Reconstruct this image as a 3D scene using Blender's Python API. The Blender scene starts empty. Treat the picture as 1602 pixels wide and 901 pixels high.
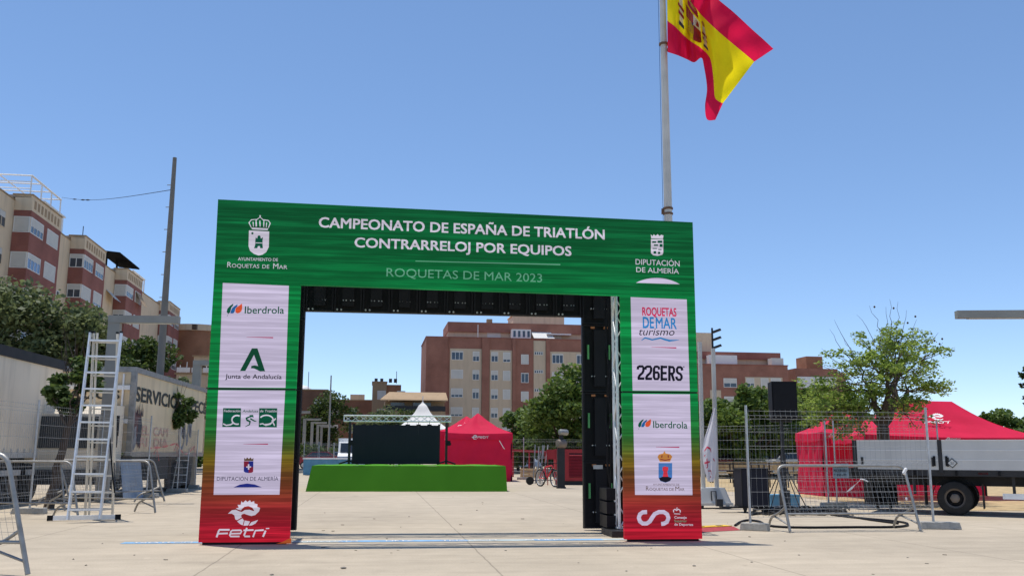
import bpy, math, random
import numpy as np
from mathutils import Vector, Matrix
sc = bpy.context.scene
col = sc.collection
R = math.radians
# ------------------------------------------------------------------ camera, light, exposure
FOC, CAMH, PITCH, ROLL = 1473.0, 1.3, R(10.0), 0.0037
CAM = Vector((0, 0, CAMH))
_f = Vector((0, math.cos(PITCH), math.sin(PITCH)))
_u0 = Vector((0, -math.sin(PITCH), math.cos(PITCH)))
_r = Vector((1, 0, 0)) * math.cos(ROLL) + _u0 * math.sin(ROLL)
_u = Vector((1, 0, 0)) * -math.sin(ROLL) + _u0 * math.cos(ROLL)
cd = bpy.data.cameras.new('camera')
cd.sensor_fit = 'HORIZONTAL'; cd.sensor_width = 36; cd.lens = 36 * FOC / 1602
cd.clip_start = .1; cd.clip_end = 6000
cam = bpy.data.objects.new('camera', cd); col.objects.link(cam)
m = Matrix((( _r.x, _u.x, -_f.x, CAM.x), (_r.y, _u.y, -_f.y, CAM.y), (_r.z, _u.z, -_f.z, CAM.z), (0, 0, 0, 1)))
cam.matrix_world = m
sc.camera = cam
SUN = Vector((-.93, .64, 5.05)).normalized()
w = bpy.data.worlds.new('World'); sc.world = w; w.use_nodes = True
nt = w.node_tree
sky = nt.nodes.new('ShaderNodeTexSky'); sky.sky_type = 'NISHITA'; sky.sun_disc = False
sky.sun_elevation = math.asin(SUN.z); sky.sun_rotation = math.atan2(SUN.x, SUN.y)
sky.altitude = 0; sky.air_density = 0.6; sky.dust_density = 0.0; sky.ozone_density = 3.6
bg = nt.nodes['Background']; bg.inputs[1].default_value = 0.15
hsv = nt.nodes.new('ShaderNodeHueSaturation'); hsv.inputs['Saturation'].default_value = 1.13; hsv.inputs['Value'].default_value = 1.48; hsv.inputs["Hue"].default_value = .504
nt.links.new(sky.outputs[0], hsv.inputs['Color']); gm = nt.nodes.new('ShaderNodeGamma'); gm.inputs[1].default_value = .74
nt.links.new(hsv.outputs[0], gm.inputs[0]); nt.links.new(gm.outputs[0], bg.inputs[0])
sd = bpy.data.lights.new('sun', 'SUN'); sd.energy = 3.2; sd.angle = R(.53); sd.color = (1, .955, .88)
so = bpy.data.objects.new('sun', sd); col.objects.link(so)
so.rotation_euler = SUN.to_track_quat('Z', 'Y').to_euler()
sc.view_settings.view_transform = 'Standard'; sc.view_settings.look = 'None'
sc.view_settings.exposure = 0.52; sc.view_settings.gamma = 1; sc.view_settings.use_curve_mapping = False
sc.cycles.max_bounces = 6; sc.cycles.diffuse_bounces = 3; sc.cycles.glossy_bounces = 2
sc.cycles.transparent_max_bounces = 6; sc.cycles.transmission_bounces = 3
sc.cycles.caustics_reflective = False; sc.cycles.caustics_refractive = False

def ray(x, y):
    return _f + _r * ((x - 801) / FOC) + _u * ((450.5 - y) / FOC)
def P(x, y, Y):                                   # the point at depth Y seen at photograph pixel x, y
    d = ray(x, y); return CAM + d * (Y / d.y)
def G(x, y, z=0.0):                               # the ground point seen there
    d = ray(x, y); return CAM + d * ((z - CAMH) / d.z)
def V(*a): return Vector(a)

# ------------------------------------------------------------------ materials
def lin(c):
    return tuple(((v / 255) / 12.92 if v / 255 <= .04045 else ((v / 255 + .055) / 1.055) ** 2.4) for v in c)
def nodes(name):
    mt = bpy.data.materials.new(name); mt.use_nodes = True
    n = mt.node_tree.nodes; return mt, n, mt.node_tree.links, n['Principled BSDF']
def N(n, t, **k):
    o = n.new('ShaderNode' + t)
    for a, b in k.items(): setattr(o, a, b)
    return o
def mat(name, c, rough=.6, metal=0.0, var=.12, scale=3.0, bump=0.0, bscale=40.0, spec=.4, trans=0.0, stain=0.0):
    mt, n, l, b = nodes(name)
    b.inputs['Roughness'].default_value = rough; b.inputs['Metallic'].default_value = metal
    b.inputs['Specular IOR Level'].default_value = spec
    tc = N(n, 'TexCoord')
    nz = N(n, 'TexNoise'); nz.inputs['Scale'].default_value = scale; nz.inputs['Detail'].default_value = 5
    l.new(tc.outputs['Object'], nz.inputs['Vector'])
    mr = N(n, 'MapRange'); mr.inputs[1].default_value = .25; mr.inputs[2].default_value = .75
    mr.inputs[3].default_value = 1 - var; mr.inputs[4].default_value = 1 + var
    l.new(nz.outputs[0], mr.inputs[0])
    mx = N(n, 'Mix', data_type='RGBA', blend_type='MULTIPLY'); mx.inputs[0].default_value = 1
    mx.inputs[6].default_value = (*c, 1); l.new(mr.outputs[0], mx.inputs[7])
    out = mx.outputs[2]
    if stain:
        mp = N(n, 'Mapping'); mp.inputs['Scale'].default_value = (1.6, 1.6, .18)
        l.new(tc.outputs['Object'], mp.inputs[0])
        n2 = N(n, 'TexNoise'); n2.inputs['Scale'].default_value = 1.4; n2.inputs['Detail'].default_value = 6
        l.new(mp.outputs[0], n2.inputs['Vector'])
        m2 = N(n, 'MapRange'); m2.inputs[1].default_value = .5; m2.inputs[2].default_value = .75
        m2.inputs[3].default_value = 1; m2.inputs[4].default_value = 1 - stain
        l.new(n2.outputs[0], m2.inputs[0])
        mx2 = N(n, 'Mix', data_type='RGBA', blend_type='MULTIPLY'); mx2.inputs[0].default_value = 1
        l.new(out, mx2.inputs[6]); l.new(m2.outputs[0], mx2.inputs[7]); out = mx2.outputs[2]
    l.new(out, b.inputs['Base Color'])
    if bump:
        nb = N(n, 'TexNoise'); nb.inputs['Scale'].default_value = bscale; nb.inputs['Detail'].default_value = 3
        l.new(tc.outputs['Object'], nb.inputs['Vector'])
        bp = N(n, 'Bump'); bp.inputs['Strength'].default_value = bump; bp.inputs['Distance'].default_value = .02
        l.new(nb.outputs[0], bp.inputs['Height']); l.new(bp.outputs[0], b.inputs['Normal'])
    if trans:
        tr = N(n, 'BsdfTranslucent'); l.new(out, tr.inputs[0])
        ms = N(n, 'MixShader'); ms.inputs[0].default_value = trans
        l.new(b.outputs[0], ms.inputs[1]); l.new(tr.outputs[0], ms.inputs[2])
        l.new(ms.outputs[0], n['Material Output'].inputs[0])
    return mt
def brick(name, c1, c2, mortar, scale=1.0):
    mt, n, l, b = nodes(name)
    tc = N(n, 'TexCoord'); sp = N(n, 'SeparateXYZ'); l.new(tc.outputs['Object'], sp.inputs[0])
    ad = N(n, 'Math', operation='ADD'); l.new(sp.outputs[0], ad.inputs[0]); l.new(sp.outputs[1], ad.inputs[1])
    cb = N(n, 'CombineXYZ'); l.new(ad.outputs[0], cb.inputs[0]); l.new(sp.outputs[2], cb.inputs[1])
    br = N(n, 'TexBrick'); br.inputs['Scale'].default_value = 4.0 * scale
    br.inputs['Color1'].default_value = (*c1, 1); br.inputs['Color2'].default_value = (*c2, 1); br.inputs['Mortar'].default_value = (*mortar, 1)
    br.inputs['Mortar Size'].default_value = .018; br.inputs['Brick Width'].default_value = 1.0; br.inputs['Row Height'].default_value = .28
    l.new(cb.outputs[0], br.inputs['Vector'])
    nz = N(n, 'TexNoise'); nz.inputs['Scale'].default_value = .5; nz.inputs['Detail'].default_value = 7
    l.new(tc.outputs['Object'], nz.inputs['Vector'])
    mr = N(n, 'MapRange'); mr.inputs[1].default_value = .3; mr.inputs[2].default_value = .7; mr.inputs[3].default_value = .82; mr.inputs[4].default_value = 1.16
    l.new(nz.outputs[0], mr.inputs[0])
    mx = N(n, 'Mix', data_type='RGBA', blend_type='MULTIPLY'); mx.inputs[0].default_value = 1
    l.new(br.outputs[0], mx.inputs[6]); l.new(mr.outputs[0], mx.inputs[7]); l.new(mx.outputs[2], b.inputs['Base Color'])
    b.inputs['Roughness'].default_value = .85; b.inputs['Specular IOR Level'].default_value = .2
    return mt
def leafmat(name, c1, c2, trans=.35):
    mt, n, l, b = nodes(name)
    ge = N(n, 'NewGeometry'); cr = N(n, 'ValToRGB')
    cr.color_ramp.elements[0].color = (*c1, 1); cr.color_ramp.elements[1].color = (*c2, 1)
    l.new(ge.outputs['Random Per Island'], cr.inputs[0]); l.new(cr.outputs[0], b.inputs['Base Color'])
    b.inputs['Roughness'].default_value = .55; b.inputs['Specular IOR Level'].default_value = .3
    tr = N(n, 'BsdfTranslucent'); hs = N(n, 'HueSaturation'); hs.inputs['Value'].default_value = 1.5; hs.inputs['Hue'].default_value = .485
    l.new(cr.outputs[0], hs.inputs['Color']); l.new(hs.outputs[0], tr.inputs[0])
    ms = N(n, 'MixShader'); ms.inputs[0].default_value = trans
    l.new(b.outputs[0], ms.inputs[1]); l.new(tr.outputs[0], ms.inputs[2]); l.new(ms.outputs[0], n['Material Output'].inputs[0])
    return mt

M = {}
M['brick'] = brick('red_brick', (.285, .122, .086), (.32, .138, .098), (.29, .18, .13))
M['brick_dark'] = brick('dark_red_brick', (.26, .096, .074), (.29, .108, .084), (.26, .14, .11))
M['brick_orange'] = brick('orange_brick', (.30, .135, .07), (.34, .155, .085), (.3, .2, .14))
M['brick_brown'] = brick('brown_brick', (.20, .10, .065), (.23, .115, .075), (.2, .14, .1))
M['cream'] = mat('cream_render', (.68, .535, .365), .9, var=.06, scale=.6, stain=.16)
M['cream_pale'] = mat('pale_cream_render', (.56, .44, .31), .9, var=.05, scale=.5, stain=.12)
M['tan'] = mat('tan_render', (.36, .25, .15), .9, var=.08, scale=.5, stain=.15)
M['dark_recess'] = mat('shaded_opening', (.10, .07, .05), .9)
M['window_white'] = mat('white_window_plastic', (.72, .71, .68), .5, var=.04)
M['shutter'] = mat('roller_shutter', (.58, .56, .51), .6, var=.08, scale=1.2)
M['glass'] = mat('window_glass', (.035, .05, .075), .08, var=.3, scale=.4, spec=.7)
M['glass_blue'] = mat('blue_window_glass', (.09, .16, .30), .08, var=.3, scale=.4, spec=.7)
M['roof_tile'] = mat('roof_tiles', (.30, .14, .09), .85, var=.3, scale=4)
M['roof_flat'] = mat('flat_roof_gravel', (.3, .26, .22), .9)
M['white_paint'] = mat('white_painted_metal', (.74, .74, .73), .45, var=.05)
M['black_metal'] = mat('black_painted_metal', (.018, .018, .021), .5, var=.3)
M['galv'] = mat('galvanised_steel', (.50, .51, .52), .45, .5, var=.2, scale=9)
M['galv_dull'] = mat('dull_galvanised_tube', (.33, .32, .30), .5, .6, var=.25, scale=7)
M['alu'] = mat('brushed_aluminium', (.80, .80, .80), .4, .35, var=.12, scale=6)
M['alu_warm'] = mat('dull_ladder_aluminium', (.70, .65, .55), .5, .25, var=.12, scale=6)
M['lamp_grey'] = mat('grey_painted_steel', (.30, .285, .25), .6, .05, var=.1)
M['pole_white'] = mat('weathered_white_pole', (.56, .54, .5), .5, var=.12, scale=2.5, stain=.2)
M['rust'] = mat('rusty_clamp', (.14, .08, .05), .8)
M['concrete'] = mat('cast_concrete', (.36, .345, .31), .9, var=.18, scale=14, bump=.3)
M['truck_white'] = mat('grimy_white_truck_side', (.84, .735, .585), .65, var=.08, scale=.8, stain=.28, spec=.2)
M['truck_cream'] = mat('yellowed_cream_truck_side', (.72, .58, .39), .65, var=.12, scale=.9, stain=.22)
M['truck_grey'] = mat('light_grey_dropside', (.57, .565, .545), .5, .1, var=.07, scale=2, stain=.12)
M['trestle_grey'] = mat('dull_trestle_aluminium', (.34, .34, .33), .6, .2, var=.2)
M['black_matte'] = mat('matte_black_roofing', (.012, .012, .013), .95, spec=.02)
M['mast_grey'] = mat('dark_weathered_steel', (.17, .16, .145), .7, var=.15, scale=2)
M['rubber'] = mat('tyre_rubber', (.022, .021, .02), .85, var=.3, scale=10)
M['rim'] = mat('dirty_steel_rim', (.20, .165, .135), .6, .3)
M['chassis'] = mat('dark_chassis', (.03, .03, .032), .7, var=.3)
M['tent_red'] = mat('red_tent_fabric', (.74, .028, .088), .7, var=.08, scale=1.5, bump=.25, bscale=4, trans=.33, spec=.12)
M['tent_white'] = mat('white_tent_fabric', (.8, .79, .76), .6, var=.04, trans=.25)
M['stage_green'] = mat('green_stage_cloth', (.08, .275, .022), .9, var=.07, scale=.8, bump=.12, bscale=1.3, spec=.1)
M['screen_black'] = mat('switched_off_led_panel', (.022, .022, .032), .6, var=.1, scale=1, spec=.15)
M['cab_black'] = mat('black_led_cabinet', (.007, .007, .009), .5, var=.3, scale=5, spec=.18)
M['cab_edge'] = mat('dark_cabinet_rib', (.013, .013, .016), .5, spec=.2)
M['green_strip'] = mat('green_edge_strip', (.10, .36, .12), .6)
M['orange_bit'] = mat('orange_latch', (.40, .16, .06), .6)
M['print_white'] = mat('white_print', (.78, .77, .76), .6, var=.03)
M['print_black'] = mat('black_print', (.03, .035, .03), .6)
M['print_red'] = mat('faded_red_print', (.64, .38, .30), .7, var=.3, scale=6)
M['machine_red'] = mat('red_machine_paint', (.36, .022, .028), .5, var=.1)
M['bike_red'] = mat('red_bicycle_paint', (.65, .03, .045), .35)
M['blue'] = mat('blue_plastic_cover', (.10, .26, .40), .7, var=.15)
M['blue_sign'] = mat('blue_grey_board', (.26, .32, .40), .6, var=.15)
M['sign_dark'] = mat('dark_blue_sign_letters', (.02, .03, .05), .6)
M['sign_plate'] = mat('faded_blue_plate', (.19, .26, .31), .6, var=.12, scale=12)
M['yellow'] = mat('yellow_rubber', (.72, .45, .02), .7, var=.15, scale=8)
M['red_rubber'] = mat('red_rubber', (.36, .045, .05), .7, var=.2, scale=8)
M['wire'] = mat('dull_fence_wire', (.30, .31, .32), .6, .2, var=.2, spec=.3)
M['bark'] = mat('tree_bark', (.085, .062, .048), .95, var=.35, scale=9, bump=.6, bscale=14)
M['bark_pale'] = mat('pale_bark', (.17, .13, .1), .95, var=.3, scale=8, bump=.5, bscale=14)
M['leaf_dark'] = leafmat('dark_ficus_leaves', (.030, .055, .014), (.075, .115, .025))
M['leaf_mid'] = leafmat('mid_green_leaves', (.055, .10, .018), (.13, .195, .038))
M['leaf_grey'] = leafmat('grey_green_leaves', (.065, .09, .035), (.155, .19, .08))
M['leaf_bright'] = leafmat('light_feathery_leaves', (.115, .185, .03), (.24, .33, .07), .55)
M['leaf_small'] = leafmat('dark_glossy_leaves', (.032, .065, .018), (.11, .165, .04))
M['tape'] = mat('red_white_tape', (.68, .18, .16), .5, var=.5, scale=18)
M['wood'] = mat('pale_timber', (.46, .34, .18), .85, var=.25, scale=6)
M['stone_pebble'] = mat('grey_pebble', (.2, .18, .15), .9)
M['asphalt'] = mat('grey_asphalt', (.065, .065, .066), .9, var=.2, scale=2)
M['car_glass'] = mat('dark_car_glass', (.02, .025, .03), .1, spec=.8)
M['car_white'] = mat('white_car_paint', (.75, .75, .74), .3, var=.02)
M['car_blue'] = mat('blue_car_paint', (.04, .09, .30), .3, var=.02)
M['car_silver'] = mat('silver_car_paint', (.36, .38, .40), .35, .4, var=.02)
M['car_red'] = mat('dark_red_car_paint', (.30, .03, .03), .3, var=.02)
M['tail_red'] = mat('red_lamp_lens', (.5, .02, .02), .3)
M['flag_red'] = mat('flag_red_cloth', (.72, .012, .07), .8, var=.06, scale=2, trans=.5, spec=.1)
M['flag_yellow'] = mat('flag_yellow_cloth', (.9, .74, .012), .8, var=.05, scale=2, trans=.5, spec=.1)
M['flag_white'] = mat('white_flag_cloth', (.78, .76, .8), .7, var=.03, trans=.35)
M['flag_print'] = mat('red_flag_print', (.60, .05, .10), .7)
M['arms_maroon'] = mat('maroon_arms', (.42, .02, .05), .7, trans=.3)
M['arms_gold'] = mat('gold_arms', (.55, .27, .05), .7, trans=.3)
M['arms_navy'] = mat('navy_arms', (.05, .05, .14), .7, trans=.3)

# ground: pale power-floated concrete with joints, worn patches and grit
def concrete_floor():
    mt, n, l, b = nodes('plaza_concrete')
    tc = N(n, 'TexCoord'); mp = N(n, 'Mapping'); mp.inputs['Rotation'].default_value = (0, 0, R(-8)); l.new(tc.outputs['Object'], mp.inputs[0])
    def noise(s, d, vec=mp.outputs[0], dist=0):
        q = N(n, 'TexNoise'); q.inputs['Scale'].default_value = s; q.inputs['Detail'].default_value = d; q.inputs['Distortion'].default_value = dist
        l.new(vec, q.inputs['Vector']); return q.outputs[0]
    def rng(v, a, c, x, y):
        q = N(n, 'MapRange'); q.inputs[1].default_value = a; q.inputs[2].default_value = c; q.inputs[3].default_value = x; q.inputs[4].default_value = y
        l.new(v, q.inputs[0]); return q.outputs[0]
    def mul(a, c):
        q = N(n, 'Math', operation='MULTIPLY'); l.new(a, q.inputs[0]); l.new(c, q.inputs[1]); return q.outputs[0]
    st = N(n, 'Mapping'); st.inputs['Scale'].default_value = (.35, 2.6, 1); l.new(mp.outputs[0], st.inputs[0])
    v = mul(rng(noise(.28, 8, dist=.6), .3, .7, .90, 1.07), rng(noise(2.6, 6), .3, .7, .93, 1.05))
    v = mul(v, rng(noise(1.1, 7, st.outputs[0], .4), .35, .75, 1.04, .90))
    v = mul(v, rng(noise(38, 2), .3, .7, .93, 1.06))
    v = mul(v, rng(noise(5.5, 4), .70, .76, 1.0, .80))
    v = mul(v, rng(noise(.75, 3, dist=1.5), .62, .74, 1.0, .88)); v = mul(v, rng(noise(9, 2), .72, .76, 1.0, .74)); v = mul(v, rng(noise(3.1, 2, dist=.8), .24, .30, 1.10, 1.0))
    ty = N(n, 'Mapping'); ty.inputs['Scale'].default_value = (.09, 1.5, 1); ty.inputs['Rotation'].default_value = (0, 0, R(11)); l.new(tc.outputs['Object'], ty.inputs[0])
    v = mul(v, rng(noise(1.3, 3, ty.outputs[0], .3), .60, .72, 1.0, .90))
    sp = N(n, 'SeparateXYZ'); l.new(mp.outputs[0], sp.inputs[0])
    wob = rng(noise(1.5, 2), 0, 1, -.02, .02)
    for ax, off, per in ((0, 1.39, 3.3), (1, 1.0, 6.6)):
        a = N(n, 'Math', operation='ADD'); a.inputs[1].default_value = 330 - off; l.new(sp.outputs[ax], a.inputs[0])
        a2 = N(n, 'Math', operation='ADD'); l.new(a.outputs[0], a2.inputs[0]); l.new(wob, a2.inputs[1])
        mo = N(n, 'Math', operation='PINGPONG'); mo.inputs[1].default_value = per / 2; l.new(a2.outputs[0], mo.inputs[0])
        v = mul(v, rng(mo.outputs[0], .006, .014, (.62 if ax == 0 else .80), 1))
    mx = N(n, 'Mix', data_type='RGBA', blend_type='MULTIPLY'); mx.inputs[0].default_value = 1
    mx.inputs[6].default_value = (.44, .37, .278, 1); l.new(v, mx.inputs[7]); l.new(mx.outputs[2], b.inputs['Base Color'])
    b.inputs['Roughness'].default_value = .85; b.inputs['Specular IOR Level'].default_value = .25
    bp = N(n, 'Bump'); bp.inputs['Strength'].default_value = .35; bp.inputs['Distance'].default_value = .01
    l.new(noise(22, 5), bp.inputs['Height']); l.new(bp.outputs[0], b.inputs['Normal'])
    return mt
M['plaza'] = concrete_floor()
M['dry'] = mat('dry_yellow_grass_soil', (.42, .31, .165), .95, var=.35, scale=3, bump=.6, bscale=25)
M['sandy'] = mat('sandy_earth', (.40, .32, .21), .95, var=.25, scale=2)

# lit LED surface: pixel colour times camera refresh banding painted into the glow
def led(name, c=None, strength=.58, streak=(.84, 1.75)):
    mt, n, l, b = nodes(name)
    tc = N(n, 'TexCoord')
    def nz(sx, sz, s, d):
        mp = N(n, 'Mapping'); mp.inputs['Scale'].default_value = (sx, 0, sz); l.new(tc.outputs['Object'], mp.inputs[0])
        q = N(n, 'TexNoise'); q.inputs['Scale'].default_value = s; q.inputs['Detail'].default_value = d; l.new(mp.outputs[0], q.inputs['Vector']); return q.outputs[0]
    def rng(v, a, c, x, y):
        q = N(n, 'MapRange'); q.inputs[1].default_value = a; q.inputs[2].default_value = c; q.inputs[3].default_value = x; q.inputs[4].default_value = y
        l.new(v, q.inputs[0]); return q.outputs[0]
    s1 = rng(nz(.13, 5.0, 3.2, 7), .46, .70, streak[0], streak[1])
    s3 = rng(nz(.05, 9, 1.6, 5), .54, .60, 0, .42 if c is None else .13)
    s2 = rng(nz(.5, 26, 3.0, 3), .52, .75, 0, .8 if c is None else .28)
    ad = N(n, 'Math', operation='ADD'); l.new(s1, ad.inputs[0]); l.new(s2, ad.inputs[1])
    a0 = ad; ad = N(n, 'Math', operation='ADD'); l.new(a0.outputs[0], ad.inputs[0]); l.new(s3, ad.inputs[1])
    mx = N(n, 'Mix', data_type='RGBA', blend_type='MULTIPLY'); mx.inputs[0].default_value = 1
    if c is None:
        sp = N(n, 'SeparateXYZ'); l.new(tc.outputs['Object'], sp.inputs[0])
        q = rng(sp.outputs[2], 0, 5.0, 0, 1)
        cr = N(n, 'ValToRGB'); e = cr.color_ramp.elements
        stops = [(0, (182, 26, 46)), (.055, (152, 24, 42)), (.105, (134, 38, 38)), (.15, (118, 54, 34)), (.20, (98, 62, 28)), (.235, (112, 92, 24)), (.275, (70, 88, 30)), (.32, (32, 100, 42)), (.42, (8, 118, 58)), (.70, (8, 122, 60)), (.80, (6, 98, 50)), (1, (8, 84, 46))]
        e[0].position = 0; e[0].color = (*lin(stops[0][1]), 1); e[1].position = 1; e[1].color = (*lin(stops[-1][1]), 1)
        for p, cc in stops[1:-1]:
            k = e.new(p); k.color = (*lin(cc), 1)
        l.new(q, cr.inputs[0]); l.new(cr.outputs[0], mx.inputs[6])
    else:
        mx.inputs[6].default_value = (*lin(c), 1)
    l.new(ad.outputs[0], mx.inputs[7])
    b.inputs['Base Color'].default_value = (.004, .004, .004, 1); b.inputs['Roughness'].default_value = .6; b.inputs['Specular IOR Level'].default_value = .06
    l.new(mx.outputs[2], b.inputs['Emission Color']); b.inputs['Emission Strength'].default_value = strength
    return mt
M['led_bg'] = led('lit_led_gradient')
for k, c in dict(white=(203, 193, 221), text=(210, 204, 222), pale=(100, 162, 134), green=(8, 84, 62), dkgreen=(14, 74, 52), blue=(34, 96, 160), orange=(214, 84, 48),
                 dark=(40, 40, 66), black=(24, 24, 38), pink=(204, 42, 92), sky=(46, 132, 200), crimson=(176, 52, 96), navy=(34, 44, 130), shield=(70, 120, 190),
                 tower=(214, 54, 72), gold=(196, 132, 66), brown=(92, 72, 52), maroon=(128, 32, 56), amber=(176, 84, 40)).items():
    M['led_' + k] = led('lit_' + k, c, streak=(.90, 1.30))

# ------------------------------------------------------------------ mesh builder (world coordinates, baked into the parent's frame)
FRAME = {}
class MB:
    def __init__(s, T=None): s.v = []; s.f = []; s.mi = []; s.T = T
    def add(s, vs, fs, mi=0):
        o = len(s.v)
        for p in vs:
            p = Vector(p); s.v.append(s.T @ p if s.T else p)
        for f in fs: s.f.append([i + o for i in f]); s.mi.append(mi)
        return s
    def bx(s, x0, x1, y0, y1, z0, z1, mi=0):
        return s.add([(x0, y0, z0), (x1, y0, z0), (x1, y1, z0), (x0, y1, z0), (x0, y0, z1), (x1, y0, z1), (x1, y1, z1), (x0, y1, z1)],
                     [(0, 3, 2, 1), (4, 5, 6, 7), (0, 1, 5, 4), (1, 2, 6, 5), (2, 3, 7, 6), (3, 0, 4, 7)], mi)
    def bar(s, p, q, w_, h=None, mi=0, up=(0, 0, 1)):
        p = Vector(p); q = Vector(q); h = h or w_; d = (q - p).normalized(); up = Vector(up)
        if abs(d.dot(up)) > .98: up = Vector((1, 0, 0))
        a = d.cross(up).normalized() * (w_ / 2); b = a.cross(d).normalized() * (h / 2)
        vs = [p - a - b, p + a - b, p + a + b, p - a + b, q - a - b, q + a - b, q + a + b, q - a + b]
        return s.add(vs, [(0, 3, 2, 1), (4, 5, 6, 7), (0, 1, 5, 4), (1, 2, 6, 5), (2, 3, 7, 6), (3, 0, 4, 7)], mi)
    def tube(s, pts, r, n=8, mi=0, closed=False):
        pts = [Vector(p) for p in pts]; k = len(pts); rs = r if isinstance(r, (list, tuple)) else [r] * k
        vs = []; a = None
        for i, p in enumerate(pts):
            if closed: d = pts[(i + 1) % k] - pts[i - 1]
            else: d = pts[min(i + 1, k - 1)] - pts[max(i - 1, 0)]
            d.normalize()
            if a is None:
                a = d.cross(Vector((0, 0, 1)) if abs(d.z) < .9 else Vector((1, 0, 0))).normalized()
            else:
                a = (a - d * a.dot(d)).normalized()
            b = d.cross(a)
            for j in range(n):
                t = 2 * math.pi * j / n; vs.append(p + (a * math.cos(t) + b * math.sin(t)) * rs[i])
        fs = []
        for i in range(k if closed else k - 1):
            i2 = (i + 1) % k
            for j in range(n):
                j2 = (j + 1) % n; fs.append((i * n + j, i * n + j2, i2 * n + j2, i2 * n + j))
        if not closed: fs += [tuple(reversed(range(n))), tuple(range((k - 1) * n, k * n))]
        return s.add(vs, fs, mi)
    def lathe(s, prof, c, axis=(0, 0, 1), n=16, mi=0, caps=True):     # prof: (radius, height along axis)
        ax = Vector(axis).normalized(); a = ax.cross(Vector((0, 0, 1)) if abs(ax.z) < .9 else Vector((1, 0, 0))).normalized(); b = ax.cross(a); c = Vector(c)
        vs = []
        for r, h in prof:
            for j in range(n):
                t = 2 * math.pi * j / n; vs.append(c + ax * h + (a * math.cos(t) + b * math.sin(t)) * r)
        fs = []
        for i in range(len(prof) - 1):
            for j in range(n):
                j2 = (j + 1) % n; fs.append((i * n + j, i * n + j2, (i + 1) * n + j2, (i + 1) * n + j))
        if caps: fs += [tuple(reversed(range(n))), tuple(range((len(prof) - 1) * n, len(prof) * n))]
        return s.add(vs, fs, mi)
    def prism(s, poly, off, mi=0):                          # planar polygon (3d points) extruded along off
        poly = [Vector(p) for p in poly]; off = Vector(off); k = len(poly)
        fs = [tuple(reversed(range(k))), tuple(range(k, 2 * k))] + [(i, (i + 1) % k, (i + 1) % k + k, i + k) for i in range(k)]
        return s.add(poly + [p + off for p in poly], fs, mi)
    def poly(s, pts, mi=0): return s.add(pts, [tuple(range(len(pts)))], mi)
    def grid(s, fn, nu, nv, mi=0):
        vs = [fn(i / nu, j / nv) for i in range(nu + 1) for j in range(nv + 1)]
        return s.add(vs, [(i * (nv + 1) + j, (i + 1) * (nv + 1) + j, (i + 1) * (nv + 1) + j + 1, i * (nv + 1) + j + 1) for i in range(nu) for j in range(nv)], mi)

def obj(name, mb, mats, parent=None, smooth=0, base=None, **props):
    me = bpy.data.meshes.new(name)
    o = bpy.data.objects.new(name, me); col.objects.link(o)
    if parent is not None:
        F = FRAME[parent.name]; o.parent = parent; FRAME[o.name] = F
    else:
        if base is None:
            a = np.array([tuple(v) for v in mb.v]); lo = a.min(0); hi = a.max(0); base = ((lo[0] + hi[0]) / 2, (lo[1] + hi[1]) / 2, lo[2])
        F = Matrix.Translation(base); o.location = base; FRAME[o.name] = F
    I = F.inverted()
    me.from_pydata([I @ v for v in mb.v], [], mb.f)
    for t in (mats if isinstance(mats, (list, tuple)) else [mats]): me.materials.append(M[t] if isinstance(t, str) else t)
    if max(mb.mi, default=0): me.polygons.foreach_set('material_index', mb.mi)
    if smooth:
        me.polygons.foreach_set('use_smooth', [True] * len(me.polygons)); me.set_sharp_from_angle(angle=R(smooth))
    me.update()
    for k, v in props.items(): o[k] = v
    return o
def thing(name, label, cat, loc, rz=0.0, group=None):
    o = bpy.data.objects.new(name, None); col.objects.link(o); o.empty_display_size = .2
    o.location = loc; o.rotation_euler = (0, 0, rz)
    FRAME[o.name] = Matrix.Translation(loc) @ Matrix.Rotation(rz, 4, 'Z')
    o['label'] = label; o['category'] = cat
    if group: o['group'] = group
    return o
def kids(o): return [c for c in list(col.objects) if c.parent == o]
def dup(o, loc=None, rz=None, label=None, parent=None):
    c = o.copy(); col.objects.link(c)
    if parent is not None: c.parent = parent
    if loc is not None: c.location = loc
    if rz is not None: c.rotation_euler = (0, 0, rz)
    if label: c['label'] = label
    for k in kids(o): dup(k, parent=c)
    FRAME[c.name] = Matrix.Translation(c.location) @ Matrix.Rotation(c.rotation_euler.z, 4, 'Z')
    return c
def frame_of(loc, rz): return Matrix.Translation(loc) @ Matrix.Rotation(rz, 4, 'Z')

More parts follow.
